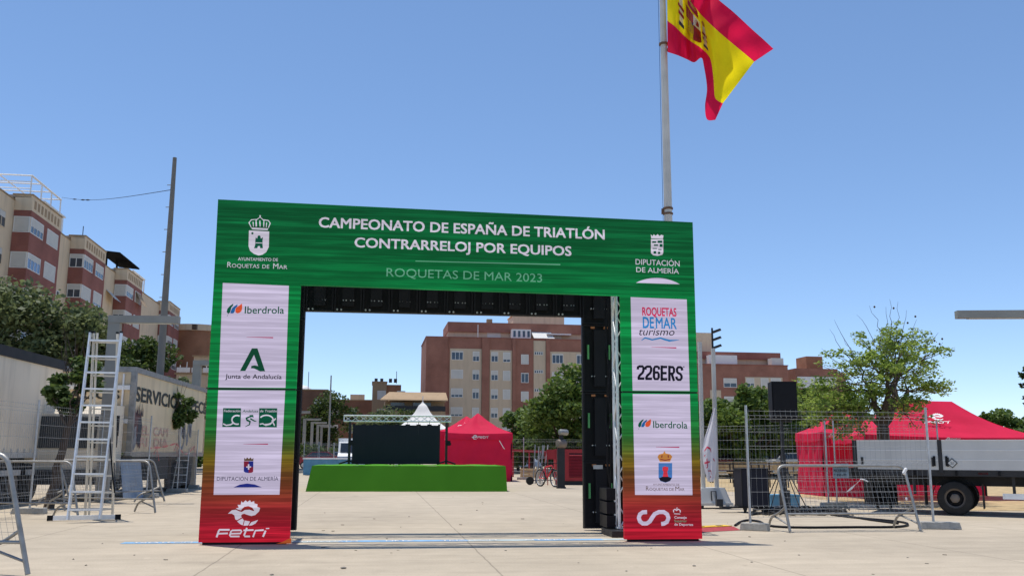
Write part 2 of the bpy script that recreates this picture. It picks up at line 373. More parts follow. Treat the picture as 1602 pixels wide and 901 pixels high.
_tc = {}
def text_mesh(s, bold=0.0, shear=0.0):
    k = (s, bold, shear)
    if k not in _tc:
        cu = bpy.data.curves.new('t', 'FONT'); cu.body = s; cu.size = 1; cu.offset = bold; cu.shear = shear; cu.resolution_u = 3; cu.fill_mode = 'FRONT'
        o = bpy.data.objects.new('t', cu); col.objects.link(o)
        dg = bpy.context.evaluated_depsgraph_get(); me = bpy.data.meshes.new_from_object(o.evaluated_get(dg))
        _tc[k] = ([tuple(v.co) for v in me.vertices], [tuple(p.vertices) for p in me.polygons])
        bpy.data.objects.remove(o); bpy.data.curves.remove(cu); bpy.data.meshes.remove(me)
    return _tc[k]
CAP = None
def text(mb, s, o, ux, uz, width, cap, mi=0, bold=0.0, shear=0.0, squeeze=False):   # baseline start o, unit vectors along and up
    global CAP
    vs, fs = text_mesh(s, 0.0, shear)
    if CAP is None:
        e = text_mesh('E'); CAP = max(v[1] for v in e[0])
    x0 = min(v[0] for v in vs); x1 = max(v[0] for v in vs)
    kx = width / (x1 - x0); kz = cap / CAP
    nr = Vector(ux).cross(Vector(uz)) * .0004; b_ = bold * .9
    for i, (dx, dz) in enumerate(((0, 0), (1, 1), (-1, -1), (1, -1), (-1, 1)) if bold > 0 else ((0, 0),)):   # heavier letters: strokes widened both ways
        mb.add([Vector(o) + Vector(ux) * ((v[0] - x0 + dx * b_) * kx) + Vector(uz) * ((v[1] + dz * b_ * .8) * kz) + nr * i for v in vs], fs, mi)
# ================================================================== the setting
GY = R(8.0)                                         # the street grid is turned eight degrees from the view
UX = V(math.cos(GY), math.sin(GY), 0); UN = V(-math.sin(GY), math.cos(GY), 0); UP = V(0, 0, 1)
def GR(a, b, z=0): return UX * a + UN * b + UP * z   # street-grid coordinates
g = MB(); g.bx(-900, 900, -60, 2500, -.4, 0)
obj('ground', g, 'plaza', kind='structure', base=(0, 0, 0))
g = MB()
def sheet(mb, pts, z): mb.poly([V(p[0], p[1], z) for p in pts])
rd = MB(); sheet(rd, [GR(-160, 66), GR(160, 66), GR(160, 78), GR(-160, 78)], .004)
obj('road', rd, 'asphalt', kind='structure', base=(0, 0, 0))
kb = MB(T=frame_of((0, 0, 0), GY)); kb.bx(-160, 160, 65.7, 66, 0, .13); kb.bx(-160, 160, 78, 78.3, 0, .13)
obj('kerb', kb, 'concrete', kind='structure', base=(0, 0, 0))
dr = MB(); sheet(dr, [(10.6, 23.4), (60, 22), (60, 66), (14, 64), (5.6, 57), (5.9, 40), (8.6, 33), (9.6, 27)], .005)
obj('dry_ground', dr, 'dry', kind='structure', base=(0, 0, 0))

# ---- windows shared by the facades
def window(parent, o, u, n, w_, h_, shut=.0, glass='glass', frame='window_white', split=2, name='window', dep=.05):
    """frame proud of the wall at o (lower left), u along, n outwards; shut = fraction covered by the roller shutter from the top"""
    o = Vector(o); u = Vector(u); n = Vector(n); t = .07
    T = Matrix((( u.x, n.x, 0, o.x), (u.y, n.y, 0, o.y), (u.z, n.z, 1, o.z), (0, 0, 0, 1)))
    f = MB(T=T)
    f.bx(0, t, -.02, dep, 0, h_); f.bx(w_ - t, w_, -.02, dep, 0, h_); f.bx(t, w_ - t, -.02, dep, 0, t); f.bx(t, w_ - t, -.02, dep, h_ - t, h_)
    zs = h_ - t - (h_ - 2 * t) * shut
    if shut < .9:
        for k in range(1, split): x = w_ * k / split; f.bx(x - .035, x + .035, -.02, dep - .01, t, zs)
    wo = obj(name, f, frame, parent)
    if shut < .97:
        p = MB(T=T); p.bx(t, w_ - t, -.03, .015, t, zs); obj('pane', p, glass, wo)
    if shut > .03:
        p = MB(T=T); k = max(2, int((h_ * shut) / .16))
        for i in range(k):
            a = zs + (h_ - t - zs) * i / k; b_ = zs + (h_ - t - zs) * (i + 1) / k
            p.bx(t, w_ - t, -.03, .028, a, b_ - .012)
        p.bx(t, w_ - t, -.03, .018, zs, h_ - t); obj('shutter', p, 'shutter', wo)
    return wo

# ---- terraced apartment blocks along the left
AT = math.atan(-.153)                                # facade runs away along (-.153, 1)
AD = V(math.sin(AT), math.cos(AT), 0); AN = V(AD.y, -AD.x, 0)
A0 = P(51.5, 305.7, 73.0); ZT = A0.z
def APT(Y): k = (Y - 73.0) / AD.y; return V(A0.x, A0.y, 0) + AD * k
rng = random.Random(4)
def apartment(Y, length, bay, label, lead, extra, seed):
    base = APT(Y); rz = math.atan2(AD.y, AD.x)
    root = thing('apartment_building', label, 'building', base, rz, 'terraced apartment blocks along the street')
    T = frame_of(base, rz)                           # local x away along the street, local -y towards the plaza
    D = 1.3                                          # bay depth; bay front at y = 0, wall at y = D
    rr = random.Random(seed)
    wl = MB(T=T)
    wl.bx(-lead, length, D, D + 13, 0, ZT - .5)
    wl.bx(0, bay, 0, D - .003, ZT - 1.25, ZT)                # parapet of the bay
    wl.bx(0.012, bay - .012, .015, D - .003, 0, ZT - 1.75)   # bay core
    obj('wall', wl, 'cream', root)
    cp = MB(T=T); cp.bx(-.05, bay + .05, -.06, D + .2, ZT, ZT + .1); cp.bx(-lead, -.06, D - .05, D + .3, ZT - .497, ZT - .38); cp.bx(bay + .06, length, D - .05, D + .3, ZT - .497, ZT - .38)
    obj('coping', cp, 'tan', root)
    rf = MB(T=T); rf.bx(0, bay, .1, D + 4, ZT - .2, ZT - .002); obj('roof_slab', rf, 'roof_flat', root)
    for i in range(8):
        hl = MB(T=T); x = .55 + i * (bay - 1.1) / 7.6; hl.bx(x, x + .48, -.012, .02, ZT - .98, ZT - .3); obj('parapet_opening', hl, 'tan', root)
    
    rb = MB(T=T); rb.bx(-.02, bay + .02, -.02, D - .003, ZT - 1.75, ZT - 1.253)
    for fl in range(7):
        z1 = ZT - 3.05 - fl * 2.88
        if z1 < .5: break
        z0 = max(0, z1 - 1.55)
        rb.bx(-.03, bay + .02, -.03, D - .003, z0, z1)
    rb.bx(3.05, 3.95, -.022, .01, 0, ZT - 1.76); rb.bx(6.85, bay + .015, -.022, D - .003, 0, ZT - 1.76)
    obj('brick_band', rb, 'brick_dark', root)
    ux = T.to_3x3() @ V(1, 0, 0); uy = T.to_3x3() @ V(0, 1, 0)
    for fl in range(5):
        z0 = ZT - 3.05 - fl * 2.88; hh = 1.29
        if z0 < 3: break
        sh = rr.choice([.35, .55, .97, .2, .45])
        window(root, T @ V(.08, 0, z0 + .003), ux, -uy, 2.95, hh, sh, rr.choice(['glass', 'glass_blue']), split=4)
        window(root, T @ V(0, D - .06, z0 + .003), -uy, -ux, D - .08, hh, rr.choice([.3, .97, .4]), 'glass', split=2)
        window(root, T @ V(4.0, 0, z0 + .003), ux, -uy, 2.8, hh + (.1 if fl else 0), rr.choice([.97, .85, .6, .97]), 'glass', split=3)
        window(root, T @ V(bay + 1.6, D, z0 - .1), ux, -uy, 1.3, 1.35, rr.choice([.97, .97, .5]), 'glass', frame='cream')
        if lead > 3:
            for xw in (-3.2, -7.4, -10.2, -15.0, -18.5, -23.0): window(root, T @ V(xw, D, z0 - .1), ux, -uy, 1.6, 1.35, rr.choice([.97, .97, .6, .4]), 'glass', frame='cream')
    for k, (x, fl) in enumerate(((bay + 3.4, 1), (bay + 4.6, 3), (bay + .5, 2))):
        if x < length - .8: a = MB(T=T); z = ZT - 3.6 - fl * 2.88; a.bx(x, x + .85, D - .34, D - .002, z, z + .6); a.bx(x + .1, x + .55, D - .355, D - .34, z + .08, z + .52, 1); obj('air_conditioner', a, ['window_white', 'chassis'], root)
    extra(root, T, D, bay, length)
    return root
def ex_pergola(root, T, D, bay, length):
    p = MB(T=T); zt = ZT + 1.62
    for x in (-.02, 2.45, 4.9, 7.35):
        p.tube([V(x, .2, ZT + .1), V(x, .2, zt)], .06, 6); p.tube([V(x, 5.2, ZT - .4), V(x, 5.2, zt)], .05, 6); p.tube([V(x, .15, zt), V(x, 5.25, zt)], .06, 6)
    for y in (.2, 2.7, 5.2): p.tube([V(-.05, y, zt), V(7.4, y, zt)], .08 if y < 1 else .05, 6)
    for z in (.55, 1.1): p.tube([V(-.02, .2, ZT + z), V(-.02, 5.2, ZT + z)], .04, 6); p.tube([V(-.02, 5.2, ZT + z), V(7.35, 5.2, ZT + z)], .035, 6)
    obj('roof_pergola', p, 'white_paint', root)
    b = MB(T=T); b.bx(8.3, 13.9, 1.9, 5, ZT - .37, ZT + 1.55); b.bx(8.15, 14.05, 1.75, 5.1, ZT + 1.55, ZT + 1.68)
    obj('roof_enclosure', b, 'window_white', root)
    b = MB(T=T)
    for x in (9.4, 10.5, 11.6, 12.7): b.bx(x - .02, x + .02, 1.88, 1.91, ZT - .3, ZT + 1.5)
    obj('enclosure_joint', b, 'shutter', root)
    b = MB(T=T); b.bx(-12, -9.5, 2.2, 5, ZT - .37, ZT + .6); obj('chimney', b, 'cab_edge', root)
def ex_antenna(root, T, D, bay, length):
    p = MB(T=T); p.tube([V(3.2, 1.2, ZT - .1), V(3.2, 1.2, ZT + 1.7)], .04, 6); obj('antenna', p, 'black_metal', root)
    p = MB(T=T); p.bx(7.2, 8.2, 2.2, 3.2, ZT - .37, ZT + .6); obj('chimney', p, 'white_paint', root)
def ex_awning(root, T, D, bay, length):
    p = MB(T=T)
    p.prism([V(-2.6, .3, ZT + 1.2), V(6.6, .3, ZT + 1.2), V(6.6, 2.6, ZT + 1.4), V(-2.6, 2.6, ZT + 1.4)], V(0, 0, .16))
    for x in (-2.4, 2, 6.4): p.bx(x - .08, x + .08, 1.6, 1.8, ZT - .35, ZT + 1.5)
    obj('roof_awning', p, 'black_matte', root)
    p = MB(T=T)
    for x in (9.2, 12, 15):
        p.tube([V(x, 1.6, ZT - .4), V(x, 1.6, ZT + 1.5)], .08, 6); p.tube([V(x, 4.6, ZT - .4), V(x, 4.6, ZT + 1.5)], .08, 6); p.tube([V(x, 1.5, ZT + 1.5), V(x, 4.7, ZT + 1.5)], .07, 6)
    for y in (1.6, 4.6): p.tube([V(9, y, ZT + 1.5), V(15.2, y, ZT + 1.5)], .1, 6)
    p.bx(9.1, 15.1, 3, 3.1, ZT - .4, ZT + .6); obj('roof_pergola', p, 'window_white', root)
    p = MB(T=T)
    p.prism([V(-3.2, D - .02, ZT - 2.9), V(-.6, D - .02, ZT - 2.9), V(-.6, D - 1.0, ZT - 3.9), V(-3.2, D - 1.0, ZT - 3.9)], V(0, .03, .05))
    obj('window_awning', p, 'shutter', root)
    p = MB(T=T); p.prism([V(4.2, -.05, ZT - 1.8), V(6.6, -.05, ZT - 1.8), V(6.8, -.9, ZT - 3.4), V(4.4, -.9, ZT - 3.4)], V(0, .03, .04)); obj('window_awning', p, 'tan', root)
def ex_plain(root, T, D, bay, length):
    p = MB(T=T); p.bx(2, 4, 3, 6, ZT - .3, ZT + .9); obj('stair_head', p, 'cream', root)
apartment(73.0, 14.55, 7.4, 'nearest brick and cream apartment block with white pergola frame on its roof', 26, ex_pergola, 1)
apartment(87.4, 16.3, 7.4, 'apartment block with a thin roof antenna, second along the street', 0, ex_antenna, 2)
apartment(103.6, 23.1, 7.4, 'apartment block with black roof awning, third along the street', 0, ex_awning, 3)
apartment(126.6, 9.0, 7.4, 'farthest apartment block of the terrace, beside the round orange building', 0, ex_plain, 5)

# ---- round orange brick building and low cream house at the end of the terrace
c = P(303, 560, 136); zt = P(303, 505, 136).z
rt = thing('round_building', 'round orange brick building with a single small square opening', 'building', (c.x, c.y, 0))
b = MB(); b.lathe([(4.4, 0), (4.4, zt - 1.1)], (c.x - 1, c.y + 4, 0), n=40); obj('wall', b, 'brick_orange', rt, 30)
b = MB(); b.lathe([(4.55, 0), (4.55, .9), (4.2, .92), (4.2, .3)], (c.x - 1, c.y + 4, zt - 1.1), n=40); obj('parapet', b, 'cream', rt, 30)
q = P(303.5, 511, 131.4)
b = MB(); b.bx(q.x - .3, q.x + .3, q.y, q.y + .6, q.z - .35, q.z + .35); obj('window', b, 'dark_recess', rt)
c = P(318, 600, 118); zt = P(318, 556, 118).z
rt = thing('flat_roofed_house', 'small cream flat roofed house with roof clutter beside the arch', 'building', (c.x, c.y, 0))
T = frame_of((c.x, c.y, 0), GY)
b = MB(T=T); b.bx(-3.3, 8, 0, 9, 0, zt - 2.4); b.bx(-1.6, 8, 1.5, 9, zt - 2.4, zt); obj('wall', b, 'cream_pale', rt)
b = MB(T=T); b.bx(-3.5, 8.2, -.2, 9, zt - 2.4, zt - 2.2); b.bx(-1.8, 8.2, 1.3, 9, zt, zt + .15); obj('roof', b, 'tan', rt)
b = MB(T=T); b.bx(-.5, .6, 1.44, 1.6, zt - 1.5, zt - .5); obj('window', b, 'dark_recess', rt)
for x in (-2.6, .4, 2.4): b = MB(T=T); b.bx(x, x + 1.2, -.06, .1, zt - 5.2, zt - 4); obj('window', b, 'dark_recess', rt)
b = MB(T=T)
for x in (-3, -2.2, -1.2, .2): b.tube([V(x, .5, zt - 2.2), V(x, .5, zt - 1.2 + .4 * (x > -2.5))], .05, 6); b.bx(x - .4, x + .4, .4, .6, zt - 2.1, zt - 1.5)
obj('roof_tank', b, 'white_paint', rt)

# ---- big brick block behind the stage
BA = P(667, 527, 147); BZ = BA.z; byaw = R(8.5)
bu = V(math.cos(byaw), math.sin(byaw), 0); bn = V(math.sin(byaw), -math.cos(byaw), 0)    # along, outwards
def BQ(x, y, d=0.0):                                  # photograph pixel on the facade plane (moved d outwards) -> (along, height)
    o = V(BA.x, BA.y, 0) + bn * d; r = ray(x, y); t = (o - CAM).dot(bn) / r.dot(bn); p = CAM + r * t - o
    return p.dot(bu), p.z
rt = thing('brick_apartment_block', 'large red brick apartment block with cream panels seen through the arch', 'building', (BA.x, BA.y, 0), byaw)
T = frame_of((BA.x, BA.y, 0), byaw)
def bz(zx, zy): return BQ(640 + zx / 5.007, 480 + zy / 5.007)
WL = 36.0
b = MB(T=T); b.bx(0, WL, 0, 14, 0, BZ - .003); obj('wall', b, 'brick', rt)
b = MB(T=T); b.bx(-.08, WL + .1, -.08, 14, BZ, BZ + .14); obj('coping', b, 'brick_dark', rt)
b = MB(T=T)
for x0, x1 in ((0, 3.4), (bz(570, 400)[0], bz(628, 400)[0]), (bz(808, 400)[0], bz(834, 400)[0]), (bz(1072, 400)[0], bz(1102, 400)[0])): b.bx(x0, x1, -.28, .02, 0, BZ + .02)
obj('pilaster', b, 'brick', rt)
cz0 = bz(320, 862)[1]
b = MB(T=T)
for a, c_, top in ((318, 568, 325), (632, 806, 338), (975, 1070, 265), (1105, 1345, 350)):
    b.bx(bz(a, 500)[0], bz(c_, 500)[0], -.06, .02, cz0 - 8.7, bz(a, top)[1])
x5 = bz(1345, 500)[0]; b.bx(x5 + 2, WL - 1.5, -.06, .02, cz0 - 8.7, bz(1105, 350)[1])
obj('rendered_panel', b, 'cream_pale', rt)
rows = [345, 487, 640, 785]; dz = (bz(330, 345)[1] - bz(330, 785)[1]) / 3
cols = [(330, 422, 3), (497, 549, 2), (642, 696, 2), (735, 793, 2), (877, 936, 2), (1120, 1207, 3), (1312, 1395, 3)]
rr = random.Random(11)
shut = {(0, 0): .12, (0, 1): .97, (0, 2): .72, (0, 3): .8, (1, 0): .5, (1, 1): .4, (1, 2): .35, (1, 3): .97, (2, 0): .4, (2, 1): .45, (2, 2): .6, (2, 3): .55, (3, 0): .75, (3, 1): .97, (3, 2): .97, (3, 3): .97, (4, 0): .97, (4, 1): .05, (4, 2): .97, (4, 3): .97, (5, 0): .12, (5, 1): .8, (6, 0): .1}
for ci, (a, c_, sp) in enumerate(cols):
    xa = bz(a, 500)[0]; xb = bz(c_, 500)[0]; ztop = bz(a, rows[0] + (12 if ci == 4 else 0) + (a - 330) * .028)[1]
    for ri in range(6):
        hgt = 1.55 if ci not in (0,) else 1.4
        window(rt, T @ V(xa, 0 if ci == 4 else -.06, ztop - ri * dz - hgt), bu, bn, xb - xa, hgt, shut.get((ci, ri), rr.choice([.97, .5, .6])), split=sp)
for ri in range(6):                                   # slatted stairwell openings
    xa = bz(980, 500)[0]; xb = bz(1050, 500)[0]; zc = bz(980, 350)[1] - ri * dz
    f = MB(T=T); f.bx(xa, xb, -.1, .01, zc - .55, zc)
    o_ = obj('stair_vent', f, 'shutter', rt)
    f = MB(T=T)
    for k in range(4): f.bx(xa + .1 + k * (xb - xa) / 4.2, xa + (k + .8) * (xb - xa) / 4.2, -.115, -.1, zc - .45, zc - .1)
    obj('vent_slot', f, 'glass', o_)
# penthouse
pd = 3.2
PH0 = BQ(640 + 308 / 5.007, 505, -pd); zr = BQ(640 + 308 / 5.007, 480 + 118 / 5.007, -pd)[1]; zb = BQ(640 + 308 / 5.007, 480 + 195 / 5.007, -pd)[1]
b = MB(T=T); b.bx(PH0[0], WL - 3, pd, 13, BZ, zb); obj('penthouse_wall', b, 'cream_pale', rt)
b = MB(T=T); b.bx(PH0[0] - .1, WL - 2.8, pd - .35, 13, zb, zr); obj('penthouse_fascia', b, 'brick', rt)
t0 = BQ(640 + 815 / 5.007, 500, -6)[0]; t1 = BQ(640 + 1215 / 5.007, 500, -6)[0]; tz = BQ(640 + 815 / 5.007, 493, -6)[1]
b = MB(T=T); b.bx(t0, t1, 6, 12, zr, tz); b.bx(t0 - .15, t1 + .15, 5.85, 12.1, tz, tz + .15); obj('stair_tower', b, 'cream', rt)
b = MB(T=T); b.bx(PH0[0] + 6.3, PH0[0] + 7.2, pd + .4, pd + 1.2, zr, zr + .7); obj('chimney', b, 'tan', rt)
b = MB(T=T); x = BQ(640 + 543 / 5.007, 500)[0]; b.tube([V(x, .5, BZ + .1), V(x, .5, BZ + 2.2)], .06, 6); obj('roof_mast', b, 'white_paint', rt)
xa = BQ(640 + 805 / 5.007, 520, -1.5)[0]; xb = BQ(640 + 955 / 5.007, 520, -1.5)[0]
b = MB(T=T); b.bx(xa, xb, 1.5, pd - .02, BZ + .14, BZ + 1.75); bay_ = obj('glazed_terrace', b, 'window_white', rt)
b = MB(T=T)
for k in range(4): b.bx(xa + .25 + k * (xb - xa) / 4.1, xa + (k + .82) * (xb - xa) / 4.1, 1.46, 1.5, BZ + .5, BZ + 1.5)
obj('pane', b, 'glass', bay_)
b = MB(T=T); xa2 = xb + .25; b.prism([V(xa2, pd - .1, BZ + 1.7), V(xa2 + 3.2, pd - .1, BZ + 1.7), V(xa2 + 3.6, 1.3, BZ + .35), V(xa2 + .2, 1.3, BZ + .35)], V(0, .04, .05)); obj('terrace_awning', b, 'tent_white', rt)
b = MB(T=T); xa3 = BQ(640 + 1095 / 5.007, 520)[0]; b.bx(xa3, xa3 + 4.0, 1.6, pd - .02, zb - .3, zb - .1); obj('terrace_canopy', b, 'window_white', rt)
b = MB(T=T); xw = BQ(640 + 612 / 5.007, 520, -pd)[0]; b.bx(xw, xw + 2.2, pd - .05, pd + .05, BZ + .3, BZ + 1.3); b.bx(xa3 + .5, xa3 + 2.7, pd - .05, pd + .05, BZ + .25, BZ + 1.2); obj('terrace_window', b, 'shutter', rt)

# ---- brick wing further right
RY = 150.0
A_ = P(1080, 565, RY); rz_ = P(1126, 570.5, RY).z; T = frame_of((A_.x, A_.y, 0), byaw)
rt = thing('brick_apartment_wing', 'brick apartment block with white roof enclosures right of the arch', 'building', (A_.x, A_.y, 0), byaw)
def RX(px, d=0): p = P(px, 600, RY + d); q = T.inverted() @ p; return q.x
def RZ(px, py, d=0):
    k = RX(px); Yd = (T @ V(k, d, 0)).y; return P(px, py, Yd).z
xe = RX(1244); z1 = RZ(1200, 571.8)
b = MB(T=T); b.bx(0, xe, 0, 12, 0, z1); obj('wall', b, 'brick', rt)
b = MB(T=T); b.bx(-.1, xe + .1, -.1, 12, z1, z1 + .15); obj('coping', b, 'brick_dark', rt)
zt2 = RZ(1160, 551, 3); zb2 = RZ(1160, 562, 3); xp = RX(1230.5, 3)
b = MB(T=T); b.bx(0, xp, 3, 12, z1, zb2); obj('penthouse_wall', b, 'cream_pale', rt)
b = MB(T=T); b.bx(-.1, xp + .1, 2.6, 12, zb2, zt2); obj('penthouse_fascia', b, 'brick_dark', rt)
b = MB(T=T); b.bx(0, RX(1121, 5), 5, 11, zt2, RZ(1100, 520, 5)); obj('stair_tower', b, 'cream', rt)
b = MB(T=T); b.tube([V(2.2, 6, zt2), V(2.2, 6, RZ(1110, 508, 6))], .06, 6); b.tube([V(2.2, 6, RZ(1110, 509, 6)), V(3.0, 6, RZ(1110, 509, 6))], .04, 6); obj('antenna', b, 'black_metal', rt)
b = MB(T=T); b.bx(RX(1117), RX(1164), 1.2, 2.95, z1 + .15, z1 + 1.7); obj('roof_enclosure', b, 'window_white', rt)
b = MB(T=T); b.bx(RX(1221), RX(1241), .8, 2.4, z1 + .15, z1 + 1.35); obj('roof_enclosure', b, 'shutter', rt)
b = MB(T=T); b.bx(RX(1171), RX(1234), -.06, .05, z1 - 9, RZ(1200, 590)); b.bx(RX(1112), RX(1130), -.06, .05, z1 - 9, RZ(1112, 610)); obj('rendered_panel', b, 'cream_pale', rt)
for px, w_, s_ in ((1135, 2.2, .55), (1173, 1.3, .6), (1197, 1.3, .97), (1214, 1.7, .5)):
    for k in range(3):
        window(rt, T @ V(RX(px), -.06 if px > 1160 else 0, RZ(px, 590) - 1.6 - k * 2.9), bu, bn, w_, 1.45, s_)
# low wing
A2 = P(1245, 600, 158); T2 = frame_of((A2.x, A2.y, 0), byaw)
rt = thing('low_brick_block', 'lower brick block with a white band behind the feathery tree', 'building', (A2.x, A2.y, 0), byaw)
zl = P(1280, 576, 158).z
b = MB(T=T2); b.bx(0, 7.6, 0, 12, 0, zl); b.bx(7.6, 9, 0, 12, 0, zl - .6); obj('wall', b, 'brick', rt)
b = MB(T=T2); b.bx(.3, 7.2, -.06, .05, zl - 3.3, zl - 1.4); obj('rendered_panel', b, 'window_white', rt)
b = MB(T=T2); b.bx(4.5, 7.5, 5, 9, zl, zl + 2.6); obj('stair_tower', b, 'brick_orange', rt)

# ---- distant blocks at the left inside the opening
def block(name, label, px0, px1, py, Y, mt, dep=12, extras=()):
    a = P(px0, py, Y); b_ = P(px1, py, Y); wd = (b_.x - a.x); rt = thing(name, label, 'building', (a.x, a.y, 0), byaw)
    T = frame_of((a.x, a.y, 0), byaw)
    m_ = MB(T=T); m_.bx(0, wd, 0, dep, 0, a.z); obj('wall', m_, mt, rt)
    m_ = MB(T=T); m_.bx(-.1, wd + .1, -.1, dep, a.z, a.z + .18); obj('coping', m_, 'tan', rt)
    k = 0
    for zrow in range(3):
        for i in range(max(2, int(wd / 3.2))):
            z0 = a.z - 2.7 - zrow * 2.9
            window(rt, T @ V(.8 + i * 3.1, 0, z0), bu, bn, 1.3, 1.4, [.97, .5, .7][(i + zrow) % 3])
    return rt, T, wd, a.z
rt, T, wd, zz = block('flat_roofed_block', 'brown flat roofed block with pale dome on its roof left of the mast', 450, 511, 610, 140, 'brick_brown')
b = MB(T=T); b.lathe([(1.5, 0), (1.3, .5), (.8, .85), (.1, 1.0)], V(wd - 4, 5, zz + .1), n=20); obj('roof_dome', b, 'white_paint', rt, 40)
b = MB(T=T)
for x in (wd - 3, wd - 9): b.tube([V(x, 3, zz), V(x, 3, zz + 3)], .05, 5)
obj('antenna', b, 'black_metal', rt)
rt, T, wd, zz = block('brown_brick_block', 'long low brown brick block between the mast and the tan tower', 511, 584, 626, 165, 'brick_brown')
b = MB(T=T); b.bx(4, 6.5, 2, 5, zz, zz + 1.2); obj('chimney', b, 'cream', rt)
rt, T, wd, zz = block('tan_tower_block', 'tan tower block with small roof tanks left of the brick block', 583, 605, 598, 150, 'tan', 7)
b = MB(T=T); b.bx(wd, wd + 2.3, .5, 7, 0, zz - .3)
obj('side_wall', b, 'brick_orange', rt)
b = MB(T=T)
for x in (.3, 1.2, 2.6, 3.4): b.bx(x, x + .5, 2, 2.6, zz + .18, zz + .8)
b.tube([V(3.8, 2, zz), V(3.8, 2, zz + 2)], .05, 5); obj('roof_tank', b, 'black_metal', rt)
a = P(598, 640, 135); T = frame_of((a.x, a.y, 0), byaw); zt = P(640, 612, 135).z; zz = P(640, 626, 135).z
rt = thing('tiled_roof_house', 'beige house with tiled roof and covered balcony beside the brick block', 'building', (a.x, a.y, 0), byaw)
b = MB(T=T); b.bx(0, 9, 0, 9, 0, zz - 1.5); b.bx(.4, 9, 1.8, 9, zz - 1.5, zz - .02); obj('wall', b, 'tan', rt)
b = MB(T=T); b.prism([V(-.3, -.5, zz), V(9.3, -.5, zz), V(9.3, 3.5, zt), V(1.0, 3.5, zt)], V(0, .1, .15)); b.bx(1, 9.3, 3.6, 9, zz, zt); obj('roof', b, 'tan', rt)
b = MB(T=T); b.bx(.5, 9, -.05, .05, zz - 1.5, zz - .75); obj('balcony_rail', b, 'black_metal', rt)
b = MB(T=T); b.bx(1.2, 3.2, 1.72, 1.85, zz - 1.45, zz - .2); b.bx(4.4, 7.0, 1.72, 1.85, zz - 1.45, zz - .2); obj('window', b, 'glass', rt)

# ================================================================== the lit arch
AL = G(310, 852); AR = G(1098, 846); ayaw = math.atan2(AR.y - AL.y, AR.x - AL.x); AT_ = frame_of(AL, ayaw); AI = AT_.inverted()
au = V(math.cos(ayaw), math.sin(ayaw), 0); an = V(-au.y, au.x, 0)
def A(x, y, d=0.0):                                   # pixel on the arch front -> local (u, z)
    o = AL + an * d; r = ray(x, y); t = (o - CAM).dot(an) / r.dot(an); p = CAM + r * t - o; return p.dot(au), p.z
arch = thing('led_arch', 'tall green lit screen arch with white sponsor panels standing over the finish strip', 'arch', AL, ayaw)
W7, Z0, HB, HT = 7.49, .035, 3.81, 5.07
def scr(name, pts, parent=arch):
    m_ = MB(T=AT_); m_.prism([V(u, 0, z) for u, z in pts], V(0, .09, 0)); return obj(name, m_, 'led_bg', parent)
header = scr('header_screen', [(0, 3.835), (1.25, 3.832), (6.28, 3.785), (W7, 3.78), (W7, 5.02), (-.01, 5.125)])
legs = []
for u0, u1, zt_, sm in ((0, 1.285, 3.832, 2.24), (6.275, W7, 3.782, 2.265)):
    lo = scr('leg_screen', [(u0, Z0), (u1, Z0), (u1, sm - .012), (u0, sm - .012)])
    hi = scr('leg_screen', [(u0, sm + .012), (u1, sm + .012), (u1, zt_ - .002), (u0, zt_ - .002)])
    legs.append((lo, hi))
    m_ = MB(T=AT_); m_.bx(u0 + .01, u1 - .01, .012, .085, sm - .012, sm + .012); obj('seam', m_, 'cab_black', arch); m_ = MB(T=AT_); m_.bx(u0 + .05, u1 - .05, .02, .085, .0, Z0); obj('foot', m_, 'cab_black', arch)
FR = lambda u, z, d: AT_ @ V(u, -d, z)
def panel(parent, px):                                # white lit field, four pixel corners
    m_ = MB(); m_.poly([FR(*A(*p), .003) for p in px]); return obj('sponsor_panel', m_, 'led_white', parent)
pl_lo = panel(legs[0][0], [(334.2, 773.5), (437.3, 773.2), (446.2, 610.5), (341.5, 610)])
pl_hi = panel(legs[0][1], [(341.8, 606), (446.6, 606.5), (452, 447), (348.6, 442.5)])
pr_lo = panel(legs[1][0], [(993.4, 773.6), (1083.3, 774), (1079.2, 616.5), (989.7, 616)])
pr_hi = panel(legs[1][1], [(989.6, 610.8), (1079, 611.4), (1074.3, 468.4), (986.5, 464.8)])
LED = ['led_white', 'led_text', 'led_pale', 'led_green', 'led_blue', 'led_orange', 'led_dark', 'led_black', 'led_pink', 'led_sky', 'led_crimson', 'led_navy', 'led_shield', 'led_tower', 'led_gold', 'led_brown', 'led_maroon', 'led_amber', 'led_dkgreen']
LI = {k[4:]: i for i, k in enumerate(LED)}
